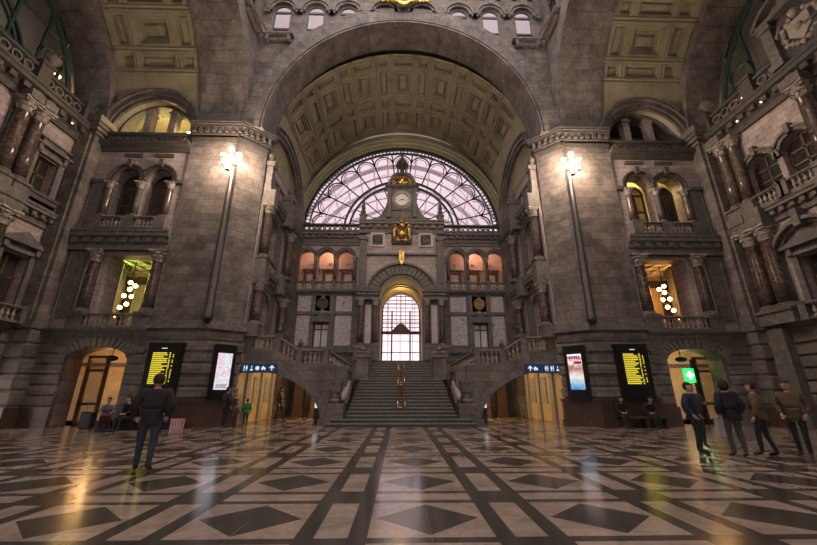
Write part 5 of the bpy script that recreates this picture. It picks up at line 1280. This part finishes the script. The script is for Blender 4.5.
    n0 = len(m.v); m.v += hd.v; m.f += [tuple(i+n0 for i in f) for f in hd.f]
    # hands: palm, four fingers and a thumb
    for s, q in ((-1, 'l'), (1, 'r')):
        e_, w_ = Vector(J['elb'+q]), Vector(J['wri'+q]); d = (w_-e_).normalized()
        side = Vector((1, 0, 0))-d*d.x; side.normalize(); nn = d.cross(side)
        o = lambda a, b, c: tuple((w_+d*a+side*b+nn*c)*k)
        hm = MB(); hm.tube([o(-.01, 0, 0), o(.04, 0, 0), o(.085, 0, .004)], [.026*k, .036*k, .034*k], 8)
        for t, L in ((-.027, .07), (-.009, .08), (.009, .075), (.027, .058)):
            hm.tube([o(.07, t, 0), o(.07+L*.5, t*1.15, .012), o(.07+L, t*1.1, .034)], [.0095*k, .009*k, .006*k], 5)
        hm.tube([o(.015, -s*.022, 0), o(.05, -s*.052, .012), o(.08, -s*.055, .028)], [.013*k, .011*k, .008*k], 5)
        n0 = len(m.v); m.v += hm.v; m.f += [tuple(i+n0 for i in f) for f in hm.f]
    # coat
    cn = ['cb', 'pel', 'bel', 'che', 'nec', 'shol', 'elbl', 'wril', 'shor', 'elbr', 'wrir']
    sit = pose.startswith('sit')
    J['cb'] = (0, .01, .5 if sit else coat_hem+.06)
    cr = dict(cb=(.17, .135), pel=(.165, .13), bel=(.16, .125), che=(.17, .14), nec=(.08, .08), sho=(.09, .09), elb=(.075, .075), wri=(.055, .055))
    pull = lambda n_: tuple(c*k for c in (Vector(J['elb'+n_[3]]).lerp(Vector(J[n_]), .93) if n_[:3] == 'wri' else J[n_]))
    ci = {n_: i for i, n_ in enumerate(cn)}
    CE = [('cb', 'pel'), ('pel', 'bel'), ('bel', 'che'), ('che', 'nec'), ('che', 'shol'), ('shol', 'elbl'), ('elbl', 'wril'), ('che', 'shor'), ('shor', 'elbr'), ('elbr', 'wrir')]
    cvs, cfs = skin_mesh([pull(n_) for n_ in cn], [(ci[a], ci[b]) for a, b in CE], [tuple(c*k for c in (cr.get(n_) or cr[n_[:3]])) for n_ in cn], ci['pel'])
    M_ = Matrix.Rotation(rz, 4, 'Z')
    P = empty('person', (x, y, z), label, 'person', group)
    def fin(vs, fs, name, mats, pick=None):
        me = bpy.data.meshes.new(name); me.from_pydata(vs, [], fs)
        bm = bmesh.new(); bm.from_mesh(me); bmesh.ops.recalc_face_normals(bm, faces=bm.faces); bm.to_mesh(me); bm.free()
        for t in mats: me.materials.append(t)
        for i, pl in enumerate(me.polygons):
            pl.use_smooth = True
            if pick: pl.material_index = pick(i, pl.center)
        me.transform(M_ @ Matrix.Diagonal((bulk, 1+(bulk-1)*.5, 1, 1))); ob = bpy.data.objects.new(name, me); COL.objects.link(ob); ob.parent = P; return ob
    hipz = (.62 if sit else 1.0)*k
    arm = lambda c: abs(c.x) > .2*k and c.z > .7*k and not sit
    def pick(i, c):
        if i >= nb: return 0
        if c.z < .085*k: return 2
        if sit: return 1 if (c.z < .6*k and c.y < .2) and not (c.y < -.15*k and c.z > .6*k) else 0
        return 1 if c.z < hipz and not arm(c) else 0
    fin(m.v, m.f, 'body', [SKIN, cloth(legs), cloth(shoes, .5)], pick)
    fin(cvs, cfs, 'coat', [cloth(coat)])
    hr = MB(T)
    if hood:
        hr.ball(0, .02*k, .0, R_*1.22, 12, 1.15, .92, 1.0); hv, hf = hr.v, hr.f
        keep = [f for f in hf if not (sum(hr_y(hv[i], hx, hy, hz, ct, st_)[1] for i in f)/len(f) < -.05*k)]
        fin(hv, keep, 'hood', [cloth(coat)])
    hr = MB(T); hr.ball(0, .012*k, .022*k, R_*1.1, 12, 1.14, .84, .98)
    keep = []
    for f in hr.f:
        cc = [hr_y(hr.v[i], hx, hy, hz, ct, st_) for i in f]; cy = sum(c[1] for c in cc)/len(cc); cz = sum(c[2] for c in cc)/len(cc)
        if cz > .045*k or (cy > .0 and cz > -.06*k): keep.append(f)
    fin(hr.v, keep, 'hair', [cloth(hair)])
    if skirt:
        sk = MB()
        if sit: sk.tube([(0, 0, .52*k), (0, -.25*k, .53*k), (0, -.46*k, .5*k), (0, -.47*k, .3*k)], [.2*k, .22*k, .2*k, .2*k], 12)
        else: sk.lathe(0, 0, [(.15*k, 1.0*k), (.2*k, .8*k), (.25*k, .55*k)], 14)
        fin(sk.v, sk.f, 'skirt', [cloth(skirt)])
    return P
def hr_y(p, hx, hy, hz, ct, st_):
    a, b = p[0]-hx, p[1]-hy; return (a*ct+b*st_, -a*st_+b*ct, p[2]-hz)
K = (.012, .011, .012)
person(-5.2, 8.15, 1.86, radians(205), 'man in a black jacket and blue jeans standing alone on the left, back turned', K, (.022, .03, .05), pose='pocket', step=.07, coat_hem=.74, bulk=1.15)
person(-12.1, 16.25, 1.68, radians(35), 'person in a grey top and dark red skirt sitting in front of the left doorway', (.17, .16, .17), (.03, .015, .015), pose='sit', skirt=(.07, .014, .014), lean=.25)
person(-11.25, 16.35, 1.75, radians(-20), 'person in dark clothes sitting between the left doorway and the departure board', K, (.02, .02, .02), pose='sit', lean=.2)
for (bx_, by_, lb) in ((-12.1, 16.3, 'low dark bench under the person in the grey top'), (-11.25, 16.4, 'low dark bench under the dark-clothed person left of the board'), (-10.05, 16.7, 'low dark bench under the person beside the pink bag')):
    m = MB(); m.box(bx_-.3, bx_+.3, by_-.1, by_+.28, 0, .4); m.box(bx_-.33, bx_+.33, by_-.13, by_+.3, .36, .41); m.build('bench', 'black', label=lb, cat='bench')
person(-10.05, 16.65, 1.62, radians(10), 'small dark-clothed person sitting at the foot of the left departure board', (.02, .016, .02), K, pose='sit', lean=.3)
person(-7.8, 17.4, 1.72, radians(150), 'adult in dark clothes standing under the blue sign by the left pier', (.018, .018, .022), K, pose='stand', step=.05)
person(-7.5, 17.75, 1.02, radians(170), 'small child in a dull brown coat standing beside the adult under the blue sign', (.07, .05, .05), (.03, .025, .03), coat_hem=.75)
person(-7.15, 18.1, 1.2, radians(200), 'child in a bright green jacket near the left arch', (.01, .16, .05), (.015, .015, .02), coat_hem=.85, step=.05)
person(-6.35, 20.4, 1.75, radians(80), 'dark figure walking through the left passage under the stairs', (.03, .025, .02), (.02, .018, .015), step=.2)
person(7.55, 9.95, 1.74, radians(35), 'man in a navy padded jacket on the left of the group, facing the others', (.014, .022, .045), (.013, .013, .016), pose='pocket', coat_hem=.86)
person(8.35, 10.9, 1.72, radians(-10), 'person in a grey open jacket seen between the navy and black jackets', (.05, .055, .06), (.025, .03, .035), pose='talk')
person(8.05, 9.4, 1.78, radians(170), 'person in a black hooded jacket and grey jeans with back to the camera', K, (.045, .045, .05), hood=True, pose='pocket', step=.06, coat_hem=.9)
person(8.85, 9.5, 1.74, radians(215), 'person in a tan jacket right of the black hooded one, seen half from behind', (.11, .066, .03), (.014, .014, .018), pose='stand', step=.12, coat_hem=.9)
person(9.72, 9.45, 1.78, radians(-55), 'man in an olive brown jacket at the far right of the group', (.085, .06, .03), (.013, .012, .014), pose='pocket', step=.06, coat_hem=.86)
person(9.75, 17.0, 1.7, radians(-5), 'person in a black jacket with pale shirt sitting on the bench by the right pier', K, K, pose='sit', lean=.2)
person(11.0, 17.0, 1.68, radians(8), 'person in dark clothes sitting on the right half of the stone bench', (.016, .015, .016), K, pose='sit', lean=.45)
# luggage
e = empty('suitcase', (-13.05, 16.55, 0), 'black trolley suitcase standing in front of the left doorway', 'suitcase')
m = MB(); m.box(-13.3, -12.82, 16.42, 16.7, .06, .72); m.build('shell', 'black', e, bevel=.04)
for q in (-13.22, -12.9): m = MB(); m.tube([(q, 16.62, .7), (q, 16.62, 1.05)], .012, 6); m.build('handle_bar', 'steel', e)
m = MB(); m.tube([(-13.22, 16.62, 1.05), (-12.9, 16.62, 1.05)], .018, 6); m.build('grip', 'black', e)
for q in (-13.24, -12.88): m = MB(); m.tube([(q-.02, 16.55, .04), (q+.02, 16.55, .04)], .035, 8); m.build('wheel', 'black', e)
e = empty('striped_bag', (-9.55, 16.95, 0), 'pink and white striped shopping bag at the foot of the left pier', 'bag')
m = MB(); m.prism([(-9.75, 0), (-9.3, 0), (-9.25, .42), (-9.8, .42)], 16.75, 17.0); m.build('bag_body', cloth((.5, .2, .26)), e)
for q in range(4): m = MB(); m.prism([(-9.7+q*.11, 0), (-9.66+q*.11, 0), (-9.67+q*.12, .42), (-9.72+q*.12, .42)], 16.735, 16.75); m.build('stripe', cloth((.55, .5, .5)), e)
m = MB(); m.tube([(-9.65, 16.87, .4), (-9.6, 16.87, .62), (-9.45, 16.87, .62), (-9.4, 16.87, .4)], .012, 5); m.build('handle', 'black', e)
m = MB(); m.prism([(8.62, .35), (8.95, .35), (8.92, .8), (8.65, .8)], 10.55, 10.68); m.ring(8.78, .8, .07, .09, 10.6, 10.63, 0, 180, 10)
m.build('plastic_bag', cloth((.4, .38, .38)), label='pale plastic bag between the navy-jacketed man and the black-hooded person', cat='bag')


# ------------------------------------------------------------------ world, light, camera
w = bpy.data.worlds.new('World'); sc.world = w; w.use_nodes = True; nt = w.node_tree
bg = nt.nodes['Background']; tc = N(nt, 'ShaderNodeTexCoord')
n = noise(nt, tc.outputs['Generated'], 3, 5, .6)
c = ramp(nt, n, [(.3, (.72, .64, .62)), (.7, (.9, .8, .77))]); nt.links.new(c, bg.inputs[0]); bg.inputs[1].default_value = 2.3
# unseen back of the hall behind the camera, added to block sideways sky light
m = spandrel(ID, 0, 8.2, -9.3, 9.3, 16, 28.5, 1.6, 2.6, 1.05); struct(m, 'wall_near_crossing', 'pier')
m = MB(); m.box(-12, -8, -.6, 2.6, 0, 16); m.box(8, 12, -.6, 2.6, 0, 16); m.box(-8.4, -8, -9, -.6, 0, 16); m.box(8, 8.4, -9, -.6, 0, 16); struct(m, 'wall_near_piers', 'pier')
m = MB(); m.ring(0, 15.7, 8.3, 8.6, -9, 2.0, 0, 180, 32); struct(m, 'ceiling_near', 'vault')
m = MB(); m.wall(-8.6, 8.6, 0, 15, -9.4, -9, [(0, 3, 0, 3, 3), (-5.5, 1.2, 0, 3, 1.2), (5.5, 1.2, 0, 3, 1.2)]); struct(m, 'wall_near', 'pier')
m = spandrel(ID, 0, 7.2, -8.6, 8.6, 15, 24.5, -9.4, -9); struct(m, 'wall_near_lunette', 'vault')
for s in (-1, 1):
    m = MB(); m.box(min(s*12, s*19.5), max(s*12, s*19.5), 1.6, 2.6, 0, 20); m.box(min(s*17.9, s*18.4), max(s*17.9, s*18.4), 2.6, 4, 0, 15.7); struct(m, 'wall_%s_near_bay' % SIDE[s], 'pier')

for s in (-1, 1):
    lightp('pier_lamp_light', (s*9.0, 16.4, 13.4), 420, (1, .74, .54), .5)
cam = bpy.data.cameras.new('camera'); co = bpy.data.objects.new('camera', cam); COL.objects.link(co)
cam.sensor_width = 36; cam.lens = 363/817*36; cam.clip_start = .05; cam.clip_end = 300
pitch = radians(18.2216); yaw = radians(1.424)
co.location = (-.12, 0, 1.5); co.rotation_euler = (pi/2+pitch, 0, -yaw)
sc.camera = co
sc.view_settings.view_transform = 'Standard'; sc.view_settings.look = 'None'; sc.view_settings.exposure = 1.2; sc.view_settings.gamma = 1
sc.cycles.use_denoising = True; sc.cycles.max_bounces = 8; sc.cycles.diffuse_bounces = 5
